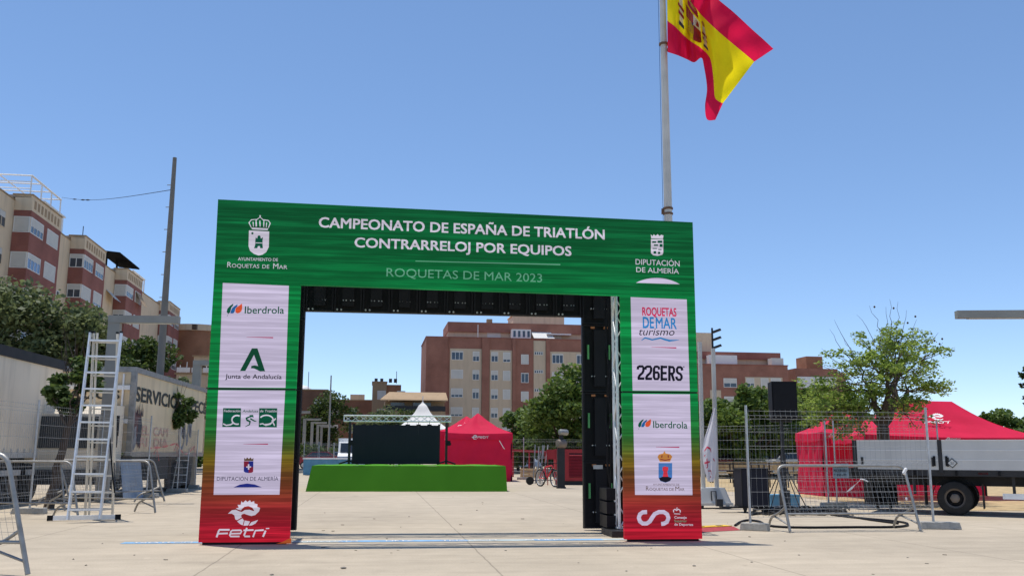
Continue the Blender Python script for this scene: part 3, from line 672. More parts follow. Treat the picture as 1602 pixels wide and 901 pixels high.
class Art:                                            # flat artwork on the arch, drawn in enlarged-crop pixels (scale, ox, oy)
    def __init__(s, sc_, ox, oy, d=.006): s.k = (sc_, ox, oy); s.m = MB(); s.d = d
    def q(s, p): k = s.k; return A(k[1] + p[0] / k[0], k[2] + p[1] / k[0])
    def p(s, pts, c, lift=0): s.m.poly([FR(*s.q(p), s.d + lift) for p in pts], LI[c]); return s
    def line(s, pts, w_, c, lift=0, closed=False):
        n_ = len(pts); L_, R_ = [], []
        for i, p in enumerate(pts):
            a = pts[max(i - 1, 0)]; b_ = pts[min(i + 1, n_ - 1)]
            if closed: a = pts[i - 1]; b_ = pts[(i + 1) % n_]
            dx, dy = b_[0] - a[0], b_[1] - a[1]; k = math.hypot(dx, dy) or 1; ww = (w_[i] if isinstance(w_, (list, tuple)) else w_) / 2
            L_.append((p[0] - dy / k * ww, p[1] + dx / k * ww)); R_.append((p[0] + dy / k * ww, p[1] - dx / k * ww))
        for i in range(n_ if closed else n_ - 1):
            j = (i + 1) % n_; s.p([L_[i], L_[j], R_[j], R_[i]], c, lift)
        return s
    def t(s, st, l_, r_, cap, c, bold=0, shear=0, lift=0):
        a = s.q(l_); b_ = s.q(r_); c_ = s.q((l_[0], l_[1] - cap)); o = FR(*a, s.d + lift); e = FR(*b_, s.d + lift)
        ux = (e - o); wd = ux.length; text(s.m, st, o, ux / wd, UP, wd, c_[1] - a[1], LI[c], bold, shear); return s
    def done(s, name, parent, **k): return obj(name, s.m, LED, parent, **k)
def arc(cx, cy, rx, ry, a0, a1, n_=14): return [(cx + rx * math.cos(R(a0 + (a1 - a0) * i / n_)), cy - ry * math.sin(R(a0 + (a1 - a0) * i / n_))) for i in range(n_ + 1)]

h = Art(1, 0, 0)
h.t('CAMPEONATO DE ESPAÑA DE TRIATLÓN', (499, 355.5), (945.5, 374.8), 15.2, 'text', .022)
h.t('CONTRARRELOJ POR EQUIPOS', (555, 386.6), (893.5, 400.3), 14.6, 'text', .022)
h.p([(650, 409.2), (650, 408), (876.5, 413.2), (876.5, 415)], 'pale')
h.t('ROQUETAS DE MAR 2023', (604.5, 432.4), (848, 441.5), 13, 'pale', -.004)
h.done('title_lettering', header)
# town crest, top left
c1 = Art(7.507, 340, 320)
c1.p([(372, 305), (610, 318), (605, 500), (575, 560), (530, 590), (485, 600), (430, 580), (385, 545), (367, 490)], 'text')
c1.p([(432, 515), (446, 470), (446, 425), (452, 385), (468, 402), (478, 366), (505, 366), (512, 402), (538, 385), (532, 425), (532, 470), (536, 515), (505, 515), (500, 490), (478, 490), (470, 515)], 'green', .002)
c1.p([(450, 448), (530, 450), (530, 458), (450, 456)], 'text', .004); c1.p(arc(413, 340, 14, 14, 0, 330, 10), 'green', .002)
c1.p([(395, 272), (600, 282), (590, 304), (412, 294)], 'text')
c1.line([(398, 268), (372, 215), (400, 182), (455, 176), (462, 260)], 11, 'text').line([(455, 262), (455, 185), (503, 150), (548, 190), (545, 265)], 11, 'text')
c1.line([(545, 182), (600, 190), (622, 222), (600, 275)], 11, 'text').line([(503, 150), (503, 128)], 16, 'text').line([(503, 262), (500, 190)], 12, 'text').line([(425, 262), (420, 205)], 9, 'text').line([(575, 270), (580, 212)], 9, 'text')
c1.t('AYUNTAMIENTO DE', (243, 657), (712, 668), 36, 'text', .006)
c1.t('R', (116, 738), (165, 740), 62, 'text').t('OQUETAS', (170, 740), (492, 748), 44, 'text').t('DE', (528, 750), (610, 752), 44, 'text').t('M', (655, 754), (716, 756), 62, 'text').t('AR', (722, 756), (822, 759), 44, 'text')
c1.done('town_crest', header)
c2 = Art(9.48, 980, 355)
c2.p([(362, 185), (545, 190), (545, 385), (530, 415), (460, 432), (395, 422), (362, 390)], 'text')
c2.p([(360, 112), (385, 140), (405, 112), (432, 135), (462, 108), (490, 138), (515, 118), (548, 130), (540, 182), (366, 172)], 'text')
for a, b_ in (((380, 215), (440, 240)), ((460, 205), (530, 240)), ((405, 262), (470, 285)), ((490, 255), (535, 300)), ((385, 315), (450, 330)), ((470, 330), (520, 345)), ((400, 360), (440, 400)), ((465, 370), (500, 405))): c2.p([a, (b_[0], a[1]), b_, (a[0], b_[1])], 'green', .002)
c2.t('DIPUTACIÓN', (135, 558), (787, 586), 80, 'text', .004).t('DE ALMERÍA', (145, 670), (777, 697), 72, 'text', .004)
c2.p([(140, 830)] + [(140 + 650 * t, 830 + 22 * t - 84 * math.sin(math.pi * t) ** .8) for t in [i / 14 for i in range(1, 14)]] + [(790, 852)], 'white')
c2.done('provincial_crest', header)
# left panel, upper
def leaves(s, o, k):
    def f(pts): return [(o[0] + x * k, o[1] + y * k) for x, y in pts]
    s.p(f([(-72, 60), (-60, 40), (-75, 20), (-68, -10), (-40, -40), (-12, -58), (-14, -40), (-30, -22), (-38, 10), (-44, 28), (-62, 38), (-66, 60)]), 'green')
    s.p(f([(-40, 34), (-34, 8), (-22, -16), (2, -36), (28, -52), (26, -32), (6, -10), (2, 14), (-12, 34)]), 'blue', .001)
    s.p(f([(10, 26), (6, 4), (16, -20), (44, -40), (70, -58), (72, -20), (66, 10), (48, 28), (26, 34)]), 'orange', .002)
l1 = Art(6.008, 340, 455)
leaves(l1, (163, 178), 1.0); l1.t('Iberdrola', (258, 212), (626, 215), 66, 'green', .012); l1.done('energy_logo', pl_hi)
l1 = Art(6.008, 340, 455); l1.p([(275, 433), (525, 434), (525, 445), (275, 435)], 'crimson'); l1.done('divider_line', pl_hi)
l1 = Art(6.008, 340, 455)
l1.p([(213, 752), (325, 540), (378, 540), (264, 752)], 'dkgreen').p([(340, 585), (366, 540), (378, 540), (450, 755), (402, 755)], 'dkgreen', .001).p([(320, 705), (352, 699), (392, 708), (430, 755), (402, 756), (375, 742), (345, 728), (318, 727)], 'dkgreen', .002)
l1.t('Junta de Andalucía', (75, 823), (604, 828), 42, 'black', .012); l1.done('regional_logo', pl_hi)
l2 = Art(5.817, 330, 620)
l2.p([(112, 105), (275, 106), (270, 278), (104, 277)], 'green').p([(440, 106), (604, 107), (600, 281), (435, 279)], 'green')
l2.t('Federación', (118, 141), (268, 142), 22, 'text', .01, .15, .002).t('Andaluza', (288, 143), (430, 144), 22, 'green', .01, .15).t('de Triatlón', (446, 142), (600, 143), 22, 'text', .01, .15, .002)
l2.line(arc(238, 212, 46, 40, 60, 290, 16), 13, 'text', .002).line([(112, 248), (140, 262), (180, 256), (205, 240)], 12, 'text', .002)
l2.line([(385, 180), (350, 185), (322, 198), (330, 215), (356, 228), (352, 255), (312, 275)], [6, 14, 18, 20, 18, 12, 4], 'green').line([(352, 175), (382, 172), (384, 190)], 12, 'green', .001).line([(358, 200), (395, 222), (415, 226)], [14, 12, 5], 'green', .001)
l2.line(arc(505, 212, 62, 42, 150, -100, 16), 12, 'text', .002).line([(445, 252), (470, 246), (500, 262), (540, 252), (590, 200)], 11, 'text', .002).line([(555, 215), (580, 265)], 11, 'text', .002)
l2.done('triathlon_federation_logo', pl_lo)
l2 = Art(5.817, 330, 620); l2.p([(295, 431), (520, 428), (520, 438), (295, 433)], 'crimson'); l2.done('divider_line', pl_lo)
l2 = Art(5.817, 330, 620)
l2.p([(302, 585), (304, 556), (318, 570), (330, 552), (345, 568), (362, 552), (372, 570), (388, 558), (386, 585)], 'brown')
l2.p([(300, 588), (344, 588), (344, 640), (300, 640)], 'maroon').p([(344, 588), (387, 588), (386, 640), (344, 640)], 'navy').p([(300, 640), (344, 640), (343, 695), (312, 690), (299, 680)], 'navy').p([(344, 640), (386, 640), (385, 684), (372, 692), (343, 695)], 'maroon')
l2.p([(337, 615), (350, 615), (350, 664), (337, 664)], 'text', .002).p([(322, 634), (366, 634), (366, 646), (322, 646)], 'text', .003)
l2.t('DIPUTACIÓN DE ALMERÍA', (54, 764), (613, 764), 34, 'dark').p([(205, 826), (262, 800), (330, 790), (400, 799), (466, 825)], 'navy'); l2.done('provincial_logo', pl_lo)
# bird-and-cog emblem with the lettering FETRI below it (also printed on the tents)
BIRD = [(300, 370), (370, 310), (440, 300), (500, 330), (545, 340), (600, 305), (680, 300), (750, 325), (765, 318), (730, 265), (660, 237), (590, 250), (545, 290), (530, 312), (480, 300), (440, 275), (492, 265), (470, 215), (525, 215), (538, 150), (565, 180), (612, 135), (642, 165), (690, 133), (708, 168), (762, 150), (767, 190), (822, 205), (816, 250), (866, 270), (850, 330), (780, 395), (710, 412), (640, 390), (585, 370), (545, 385), (530, 410), (545, 435), (460, 485), (430, 470), (415, 400), (370, 370)]
CLAWS = [[(462, 505), (555, 452), (582, 490), (560, 575), (510, 550)], [(596, 490), (690, 508), (655, 578), (574, 582)], [(712, 520), (832, 480), (790, 540), (725, 575), (668, 582)]]
FET = [([(100, 785), (140, 672), (152, 655), (330, 655)], 32), ([(135, 722), (300, 716)], 28), ([(505, 770), (345, 770), (333, 755), (355, 680), (380, 664), (530, 662), (540, 680), (522, 718), (352, 722)], 28), ([(635, 620), (585, 752), (600, 770), (690, 770)], 30), ([(575, 664), (752, 658)], 28), ([(742, 782), (785, 668), (930, 658)], 30), ([(918, 778), (965, 668)], 32), ([(970, 632), (1028, 629)], 18)]
l3 = Art(11.26, 330, 770)
l3.p(BIRD, 'text')
for c_ in CLAWS: l3.p(c_, 'text')
l3.done('cog_bird_emblem', legs[0][0])
l3 = Art(11.26, 330, 770)
for i, (pts, w_) in enumerate(FET): l3.line(pts, w_, 'text', .0005 * i)
l3.done('federation_lettering', legs[0][0])
# right panel
r1 = Art(6.44, 985, 470)
r1.t('ROQUETAS', (128, 150), (470, 160), 80, 'pink', .03).t('DE', (135, 276), (243, 279), 108, 'sky', .03).t('MAR', (265, 280), (473, 288), 108, 'sky', .018)
r1.t('turismo', (95, 350), (452, 353), 74, 'black', .0, .25)
r1.line([(118, 402), (155, 376), (190, 385), (225, 396), (265, 388), (310, 378), (350, 392), (400, 405), (450, 402), (500, 396)], [6, 16, 15, 14, 15, 16, 18, 20, 12, 3], 'sky'); r1.done('tourism_logo', pr_hi)
r1 = Art(6.44, 985, 470); r1.p([(215, 467), (470, 471), (470, 484), (215, 469)], 'crimson'); r1.done('divider_line', pr_hi)
r1 = Art(6.44, 985, 470); 
GL = {'2': [[(.02, .30), (.06, .14), (.26, .10), (.74, .10), (.86, .2), (.86, .38), (.72, .52), (.28, .70), (.16, .82), (.14, .9)], [(0, .9), (1, .9)]], '6': [[(.92, .28), (.84, .12), (.6, .09), (.3, .10), (.16, .22), (.15, .78), (.28, .9), (.72, .9), (.85, .78), (.85, .58), (.72, .47), (.2, .47)]],
      'E': [[(.17, 0), (.17, 1)], [(.17, .1), (.98, .1)], [(.17, .5), (.9, .5)], [(.17, .9), (.98, .9)]], 'R': [[(.17, 0), (.17, 1)], [(.17, .1), (.7, .1), (.85, .2), (.85, .4), (.7, .52), (.17, .52)], [(.5, .52), (.86, 1)]],
      'S': [[(.94, .30), (.86, .14), (.66, .09), (.34, .09), (.17, .2), (.17, .36), (.32, .46), (.68, .54), (.84, .66), (.84, .8), (.68, .91), (.32, .91), (.14, .84), (.06, .70)]]}
for i, ch in enumerate('226ERS'):
    x0 = 80 + i * 77; y0 = 648 + i * 2.0
    for j, st in enumerate(GL[ch]): r1.line([(x0 + p[0] * 68, y0 + p[1] * 154) for p in st], 25, 'black', .0004 * j); r1.p(arc(545, 668, 7, 7, 0, 330, 8), 'black'); r1.done('sports_nutrition_logo', pr_hi)
r2 = Art(4.504, 985, 640)
leaves(r2, (105, 104), .62); r2.t('Iberdrola', (166, 130), (406, 135), 47, 'green', .012); r2.done('energy_logo', pr_lo)
r2 = Art(4.504, 985, 640); r2.p([(185, 264), (350, 263), (350, 271), (185, 266)], 'crimson'); r2.done('divider_line', pr_lo)
r2 = Art(4.504, 985, 640)
r2.p([(212, 368), (196, 335), (205, 318), (235, 310), (244, 292), (254, 310), (285, 316), (300, 332), (284, 368)], 'gold').line([(215, 352), (250, 358), (284, 352)], 7, 'maroon', .002).line([(225, 340), (228, 322)], 7, 'maroon', .002).line([(272, 340), (270, 322)], 7, 'maroon', .002)
r2.p([(203, 378), (299, 378), (299, 480), (285, 504), (252, 516), (215, 504), (203, 480)], 'shield').p([(206, 484), (230, 474), (270, 474), (296, 482), (284, 503), (252, 514), (216, 502)], 'black', .002)
r2.p([(232, 474), (238, 440), (230, 425), (232, 405), (244, 405), (248, 398), (256, 405), (270, 405), (271, 425), (264, 440), (271, 474)], 'tower', .003)
r2.t('AYUNTAMIENTO DE', (165, 535), (350, 537), 13, 'brown').t('R', (115, 571), (136, 571), 30, 'brown').t('OQUETAS DE', (139, 571), (312, 573), 20, 'brown').t('M', (322, 573), (350, 573), 30, 'brown').t('AR', (353, 573), (386, 574), 20, 'brown'); r2.done('town_logo', pr_lo)
r3 = Art(4.504, 985, 640)
r3.line([(122, 722), (92, 724), (72, 738), (64, 762), (72, 788), (92, 803), (120, 803), (142, 788), (158, 762), (176, 736), (206, 722), (240, 722), (264, 738), (273, 764), (262, 792), (240, 804), (222, 806)], 29, 'white'); r3.done('sports_council_emblem', legs[1][0])
r3 = Art(4.504, 985, 640)
r3.line([(310, 725), (308, 710), (318, 702), (330, 712), (344, 702), (356, 712), (356, 725)], 7, 'text').line([(332, 706), (333, 690)], 6, 'text', .001).line([(312, 734), (356, 736)], 5, 'text')
r3.t('Consejo', (315, 768), (401, 769), 17, 'text', .02).t('Superior', (315, 793), (402, 794), 17, 'pale', .008).t('de Deportes', (315, 817), (446, 819), 17, 'text', .012); r3.done('sports_council_lettering', legs[1][0])
m_ = MB(); m_.poly([FR(*A(*p), .003) for p in ((432, 849.8), (455.5, 849.4), (456, 841), (450, 843), (442, 847))]); obj('corner_pixels', m_, 'led_amber', legs[0][0])

# rear ring of cabinets seen from behind, 2.2 m deeper, and the trusses between
RB = 2.2
def cabinet(x0, x1, z0, z1, horiz=False):
    m_ = MB(T=AT_); m_.bx(x0, x1, RB, RB + .09, z0, z1); co = obj('cabinet', m_, 'cab_black', arch)
    r_ = MB(T=AT_)
    r_.bx(x0 + .004, x0 + .035, RB - .03, RB, z0 + .004, z1 - .004); r_.bx(x1 - .035, x1 - .004, RB - .03, RB, z0 + .004, z1 - .004)
    r_.bx(x0 + .035, x1 - .035, RB - .03, RB, z0 + .004, z0 + .03); r_.bx(x0 + .035, x1 - .035, RB - .03, RB, z1 - .03, z1 - .004)
    xm = (x0 + x1) / 2; r_.bx(xm - .1, xm + .1, RB - .055, RB, z0 + .1, z1 - .1)
    obj('rib', r_, 'cab_edge', co)
    if not horiz:
        r_ = MB(T=AT_)
        for x in (x0 + .085, x1 - .135): r_.bx(x, x + .03, RB - .05, RB, z1 - .63, z1 - .37)
        obj('edge_strip', r_, 'green_strip', co)
        r_ = MB(T=AT_)
        for x in (x0 + .15, x1 - .22): r_.bx(x, x + .07, RB - .05, RB, z1 - .075, z1 - .04)
        obj('latch', r_, 'orange_bit', co)
    r_ = MB(T=AT_)
    for x in (x0 + .16, x1 - .2):
        for dx in (0, .05): r_.lathe([(.012, 0), (.012, .05)], V(x + dx, RB - .055, z0 + .28 if not horiz else z0 + .2), (0, 1, 0), 8)
    if horiz:
        for x in (x0 + .06, x0 + .13): r_.lathe([(.016, 0), (.016, .05)], V(x, RB - .06, z0 + .035), (0, 1, 0), 8)
    obj('connector', r_, 'galv', co)
for k in range(10): cabinet(1.16 + .492 * k, 1.16 + .492 * (k + 1) - .006, 3.75, 4.99, True)
zc = [.03, 1.18, 2.40, 3.62, 4.99]
for a, b_ in zip(zc, zc[1:]):
    for x in (-.07, .545, 6.085, 6.70): cabinet(x, x + .61, a, b_ - .006)
m_ = MB(T=AT_); m_.bx(6.25, 6.42, RB - .056, RB - .05, 1.05, 1.12); obj('label_plate', m_, 'galv', arch)
m_ = MB(T=AT_); m_.bx(-.07, 1.16, RB + .09, RB + .1, .03, 4.99); m_.bx(6.085, 7.31, RB + .09, RB + .1, .03, 4.99); m_.bx(1.16, 6.085, RB + .09, RB + .1, 3.75, 4.99); obj('rear_screen', m_, 'screen_black', arch)
def truss(mb, p, q, s=.29, r=.025, step=.5, up=(0, 0, 1)):
    p = Vector(p); q = Vector(q); d = (q - p).normalized(); a = d.cross(Vector(up)).normalized() * s / 2; b_ = Vector(up) * s / 2
    cs = [a + b_, a - b_, -a - b_, -a + b_]; L_ = (q - p).length; n_ = max(2, round(L_ / step))
    for c_ in cs: mb.tube([p + c_, q + c_], r, 8)
    for k in range(4):
        c0, c1 = cs[k], cs[(k + 1) % 4]
        for i in range(n_):
            a0 = p + d * (L_ * i / n_); a1 = p + d * (L_ * (i + 1) / n_)
            x, y = (c0, c1) if i % 2 == 0 else (c1, c0); mb.tube([a0 + x, a1 + y], r * .5, 5)
        for e in (p, q): mb.tube([e + c0, e + c1], r * .6, 5)
for x, y in ((.45, 1.1), (6.56, 1.1)):
    m_ = MB(T=AT_); truss(m_, V(x, y, .12), V(x, y, 4.9), .27, .025, .42, (0, 1, 0)); obj('truss_column', m_, 'alu', arch)
for y in (.45, RB - .4):
    m_ = MB(T=AT_); truss(m_, V(.2, y, 4.55), V(7.3, y, 4.55), .27, .025, .42); obj('header_truss', m_, 'alu', arch)
for x in (.45, 6.56):
    m_ = MB(T=AT_); truss(m_, V(x, .62, 4.55), V(x, RB - .57, 4.55), .27, .025, .42); obj('side_truss', m_, 'alu', arch)
    m_ = MB(T=AT_); m_.bx(x - .32, x + .22, .7, 1.5, 0, .1); obj('base_plate', m_, 'black_metal', arch)
m_ = MB(T=AT_)
for z in (.12, .34, .56): m_.bx(6.27, 6.42, 1.2, 1.75, z, z + .19)
obj('power_box', m_, 'cab_edge', arch)
rr = random.Random(5)
m_ = MB(T=AT_)
for k in range(3):
    pts = [V(6.36 + .02 * k, 1.3 + .1 * k, .75)] + [V(6.36 + rr.uniform(-.03, .03), 1.25 + .1 * k + rr.uniform(-.04, .04), .75 + .4 * i) for i in range(1, 9)]
    m_.tube(pts, .012, 6)
obj('power_cable', m_, 'cab_black', arch, 60)
# ================================================================== trees
nrg = np.random.default_rng(7)
def leaf_cloud(mb, clumps, n, size, flat=.0, rng_=nrg):
    """n leaf-sized faces spread over many small clumps: (centre, radius)"""
    cs = np.array([tuple(c[0]) for c in clumps]); rs = np.array([c[1] for c in clumps])
    wt = rs ** 2; idx = rng_.choice(len(clumps), n, p=wt / wt.sum())
    d = rng_.normal(size=(n, 3)); d /= np.linalg.norm(d, axis=1)[:, None]
    r = rs[idx] * (rng_.random(n) ** .45); sq = np.array([1, 1, .75 - flat * .35])
    p = cs[idx] + d * r[:, None] * sq
    a = rng_.normal(size=(n, 3)); a[:, 2] *= (.55 - flat * .3); a /= np.linalg.norm(a, axis=1)[:, None]
    b = rng_.normal(size=(n, 3)); b[:, 2] *= (.9 - flat * .6); b -= a * (a * b).sum(1)[:, None]; b /= np.linalg.norm(b, axis=1)[:, None]
    s = size * (.6 + .8 * rng_.random(n)); L = (a * s[:, None]); Wd = (b * s[:, None] * .32)
    q = np.stack([p - L * .5, p + Wd, p + L * .5, p - Wd], 1).reshape(-1, 3)
    o = len(mb.v); mb.v.extend(Vector(x) for x in q)
    mb.f.extend([o + 4 * i, o + 4 * i + 1, o + 4 * i + 2, o + 4 * i + 3] for i in range(n)); mb.mi.extend([0] * n)
def limb(mb, p, q, r0, r1, rr, n=5, wob=.08):
    p = Vector(p); q = Vector(q); L = (q - p).length; pts = []
    for i in range(n + 1):
        t = i / n; k = V(rr.uniform(-1, 1), rr.uniform(-1, 1), rr.uniform(-.5, .5)) * (wob * L * math.sin(math.pi * t)); pts.append(p.lerp(q, t) + k)
    mb.tube(pts, [r0 + (r1 - r0) * i / n for i in range(n + 1)], 7); return pts
def bushy_tree(base, h, cw, ch, name, label, group, leaf, n, size, seed, trunk_h=None, r=.2, bark='bark', density=1.0):
    rr = random.Random(seed); rg = np.random.default_rng(seed); base = Vector(base)
    root = thing(name, label, 'tree', base, 0, group)
    th = trunk_h or h * .35; tr = MB(); fork = base + V(rr.uniform(-.1, .1) * h * .1, 0, th)
    limb(tr, base - V(0, 0, .05), fork, r, r * .7, rr, 4, .04)
    cc = base + V(0, 0, h - ch / 2); clumps = []
    for i in range(int(34 * density)):
        while True:
            d = V(rr.uniform(-1, 1), rr.uniform(-1, 1), rr.uniform(-1, 1))
            if .35 < d.length < 1: break
        c = cc + V(d.x * cw / 2 * .86, d.y * cw / 2 * .86, d.z * ch / 2 * .84)
        clumps.append((c, rr.uniform(.10, .23) * min(cw, ch)))
    for c, _ in clumps[:14]: limb(tr, fork, c, r * .42, r * .08, rr, 5, .07)
    obj('trunk', tr, bark, root, 50)
    cr = MB(); leaf_cloud(cr, clumps, n, size, 0, rg); obj('crown', cr, leaf, root)
    return root
GRP = 'trees beyond the plaza'
# dense trees behind the arch
for i, (px, top, Y, cw, lf, lab) in enumerate((
        (893, 578, 60, 8.6, 'leaf_mid', 'large dense green tree behind the bicycle, seen through the arch'),
        (832, 632, 66, 6.4, 'leaf_mid', 'lower rounded green tree right of the front red tent'),
        (985, 600, 62, 7.5, 'leaf_dark', 'dense tree hidden mostly behind the right leg of the arch'),
        (1090, 606, 64, 7.0, 'leaf_dark', 'dark dense tree behind the two thin white flagpoles'),
        (1165, 597, 58, 6.6, 'leaf_mid', 'round green tree left of the loudspeaker on its stand'),
        (1240, 603, 62, 6.2, 'leaf_mid', 'green tree behind the raised loudspeaker'))):
    t = P(px, top, Y); h = t.z
    bushy_tree((t.x, Y, 0), h, cw, h * .92, 'dense_tree', lab, GRP, lf, int(12500 * cw / 7), .30, 20 + i, h * .25, .28)
# grey-green trees behind the lorries
for i, (px, top, Y, cw, lf, lab, n) in enumerate((
        (22, 446, 45, 6.8, 'leaf_grey', 'big grey green tree at the left edge above the white trailer', 11000),
        (112, 462, 46, 5.6, 'leaf_grey', 'big grey green tree rising behind the ladder', 9500),
        (182, 540, 50, 3.8, 'leaf_dark', 'small dark tree between ladder and tall mast', 5500),
        (232, 513, 54, 4.6, 'leaf_dark', 'slim dark tree directly behind the tall mast', 7000),
        (285, 578, 60, 3.0, 'leaf_grey', 'small brownish tree behind the second lorry near the arch', 3000))):
    t = P(px, top, Y); h = t.z
    bushy_tree((t.x, Y, 0), h, cw, h * .72, 'street_tree', lab, 'trees behind the lorries', lf, n, .26, 50 + i, h * .3, .2)
# far trees at the left inside the opening and at the right edge
for i, (px, top, Y, cw, lf, lab, n) in enumerate((
        (518, 612, 134, 8.5, 'leaf_dark', 'tall dark tree behind the row of street lamps, left in the arch', 7000),
        (486, 640, 133, 5.5, 'leaf_dark', 'narrow dark tree against the left edge of the arch opening', 4000),
        (590, 628, 125, 8.0, 'leaf_grey', 'greyish tree above the stage screen below the tan tower', 5000),
        (640, 636, 128, 6.0, 'leaf_dark', 'dark tree left of the white peaked tent', 4000),
        (1545, 637, 80, 12.0, 'leaf_mid', 'broad green tree behind the sloping end of the red tent', 9000),
        (1605, 633, 84, 12.0, 'leaf_mid', 'green tree cut by the right edge behind the truck', 6000),
        (1470, 655, 86, 8.0, 'leaf_mid', 'green tree hidden behind the ridge of the near red tent', 5000),
        (1310, 640, 70, 6.5, 'leaf_mid', 'green tree behind the feathery tree and red tents', 6000))):
    t = P(px, top, Y); h = t.z
    bushy_tree((t.x, Y, 0), h, cw, h * .92, 'distant_tree', lab, 'distant trees', lf, n, .36, 80 + i, h * .3, .25)
hd = MB(); rg = np.random.default_rng(3)
hc = [(GR(a + rg.uniform(-.4, .4), 93 + rg.uniform(-.8, .8), rg.uniform(.3, 1.7)), rg.uniform(.7, 1.1)) for a in np.arange(-60, 90, .75)]
leaf_cloud(hd, hc, 26000, .34, 0, rg); t = obj('hedge', hd, 'leaf_dark'); t['label'] = 'long dark hedge along the far side of the road'; t['category'] = 'hedge'

# small young trees near the left fence
def young_tree(base, fork, cc, rad, seed, label, n):
    rr = random.Random(seed); rg = np.random.default_rng(seed); root = thing('young_tree', label, 'tree', base, 0, 'young trees beside the left fence')
    tr = MB(); limb(tr, base, fork, .125 if seed == 1 else .11, .075, rr, 6, .03); cl = []
    for k in range(17):
        d = V(rr.gauss(0, 1), rr.gauss(0, 1), rr.gauss(0, 1)).normalized() * rr.uniform(.35, 1.0)
        c = cc + V(d.x * rad[0], d.y * rad[0], d.z * rad[1]); cl.append((c, rr.uniform(.16, .34) * rad[0] / .8)); limb(tr, fork, c, .028, .008, rr, 4, .08)
    for k in range(6): limb(tr, cc, cc + V(rr.uniform(-.4, .4), rr.uniform(-.3, .3), rad[1] * rr.uniform(1.0, 1.5)), .014, .004, rr, 4, .08)
    obj('trunk', tr, 'bark', root, 50); cr = MB(); leaf_cloud(cr, cl, n, .15, 0, rg); obj('crown', cr, 'leaf_small', root)
Y = 22.8; b0 = P(76, 797, Y); b0.z = 0
young_tree(b0, P(106, 668, Y), P(112, 602, Y), (.72, .95), 1, 'young tree with reddish leaning trunk beside the ladder', 3000)
Y = 33.0; b0 = P(262, 768, Y); b0.z = 0
young_tree(b0, P(264, 668, Y), P(275, 640, Y), (.66, .62), 2, 'young tree with small dark crown in front of the second lorry', 1900)

# feathery tree by the red tents
def feathery(base, label, seed):
    rr = random.Random(seed); rg = np.random.default_rng(seed); root = thing('feathery_tree', label, 'tree', base, 0)
    Yb = base.y; tr = MB(); cl = []
    fork = P(1381, 668, Yb); limb(tr, base, fork, .2, .17, rr, 4, .02)
    stems = [(1362, 612, -.5, .12), (1404, 590, .3, .13), (1388, 600, -1.0, .1), (1345, 640, .6, .08), (1420, 612, .8, .09)]
    tips = []
    for px, py, dy, r in stems:
        q = P(px, py, Yb + dy); limb(tr, fork, q, r, r * .6, rr, 5, .06); tips.append((q, r * .6))
    targets = [(1290, 602, -1.0), (1300, 640, .8), (1275, 618, .4), (1268, 655, -.3), (1310, 575, 1.0), (1330, 555, -.8), (1318, 600, -1.6), (1340, 585, 1.4), (1352, 538, .3), (1378, 512, -.5), (1375, 545, 1.2), (1400, 520, .4), (1412, 545, -1.1),
               (1430, 538, .2), (1455, 548, -.6), (1440, 565, 1.0), (1425, 590, -1.4), (1450, 602, .2), (1462, 612, .9), (1440, 628, -.6), (1420, 640, .9), (1385, 575, -1.5), (1360, 600, 1.6), (1330, 630, -1.2), (1305, 662, .2), (1345, 668, -1.0), (1425, 662, -.8), (1290, 630, 1.6), (1360, 560, -1.2), (1398, 560, 1.3), (1282, 638, -1.4), (1322, 648, 1.0), (1262, 632, .9), (1345, 612, -.6), (1258, 660, .8), (1258, 640, -.6), (1300, 690, -.4), (1318, 682, .5)]
    for px, py, dy in targets:
        q = P(px + rr.uniform(-5, 5), py + rr.uniform(-4, 4), Yb + dy)
        s, r = min(tips, key=lambda k: (k[0] - q).length + (0 if k[0].z < q.z + .3 else 1.5))
        pts = limb(tr, s, q, r * .42, .010, rr, 6, .09)
        for k in range(11):
            e = pts[rr.choice([3, 4, 5, 6])] + V(rr.uniform(-.55, .55), rr.uniform(-.55, .55), rr.uniform(-.10, .24)); tr.tube([pts[rr.choice([3, 4, 5])], e], [.008, .003], 4)
            cl.append((e, rr.uniform(.13, .30)))
        cl.append((q, rr.uniform(.12, .24)))
    for px, py in ((1305, 500), (1298, 515), (1320, 530), (1360, 478), (1392, 468), (1405, 472), (1418, 485), (1475, 535), (1468, 520), (1340, 492), (1434, 500), (1386, 480), (1285, 545), (1270, 560)):
        q = P(px, py, Yb + rr.uniform(-1, 1)); s, r = min(tips, key=lambda k: (k[0] - q).length); limb(tr, s.lerp(q, .3), q, .014, .003, rr, 7, .06)
    obj('trunk', tr, 'bark', root, 50)
    pods = MB()
    for px, py in ((1368, 480), (1432, 495), (1474, 530), (1470, 538), (1466, 545), (1440, 560), (1398, 482), (1420, 505), (1462, 533)):
        q = P(px, py, Yb + rr.uniform(-.6, .6)); pods.lathe([(.004, -.035), (.028, -.014), (.032, .0), (.02, .02), (.003, .035)], q, (0, 0, 1), 8)
    obj('seed_pod', pods, 'bark', root, 50)
    cr = MB(); leaf_cloud(cr, cl, 17500, .088, .6, rg); obj('crown', cr, 'leaf_bright', root)
b0 = P(1380, 775, 26.5); b0.z = 0
feathery(b0, 'feathery light green tree with bare twigs in front of the red tents', 9)
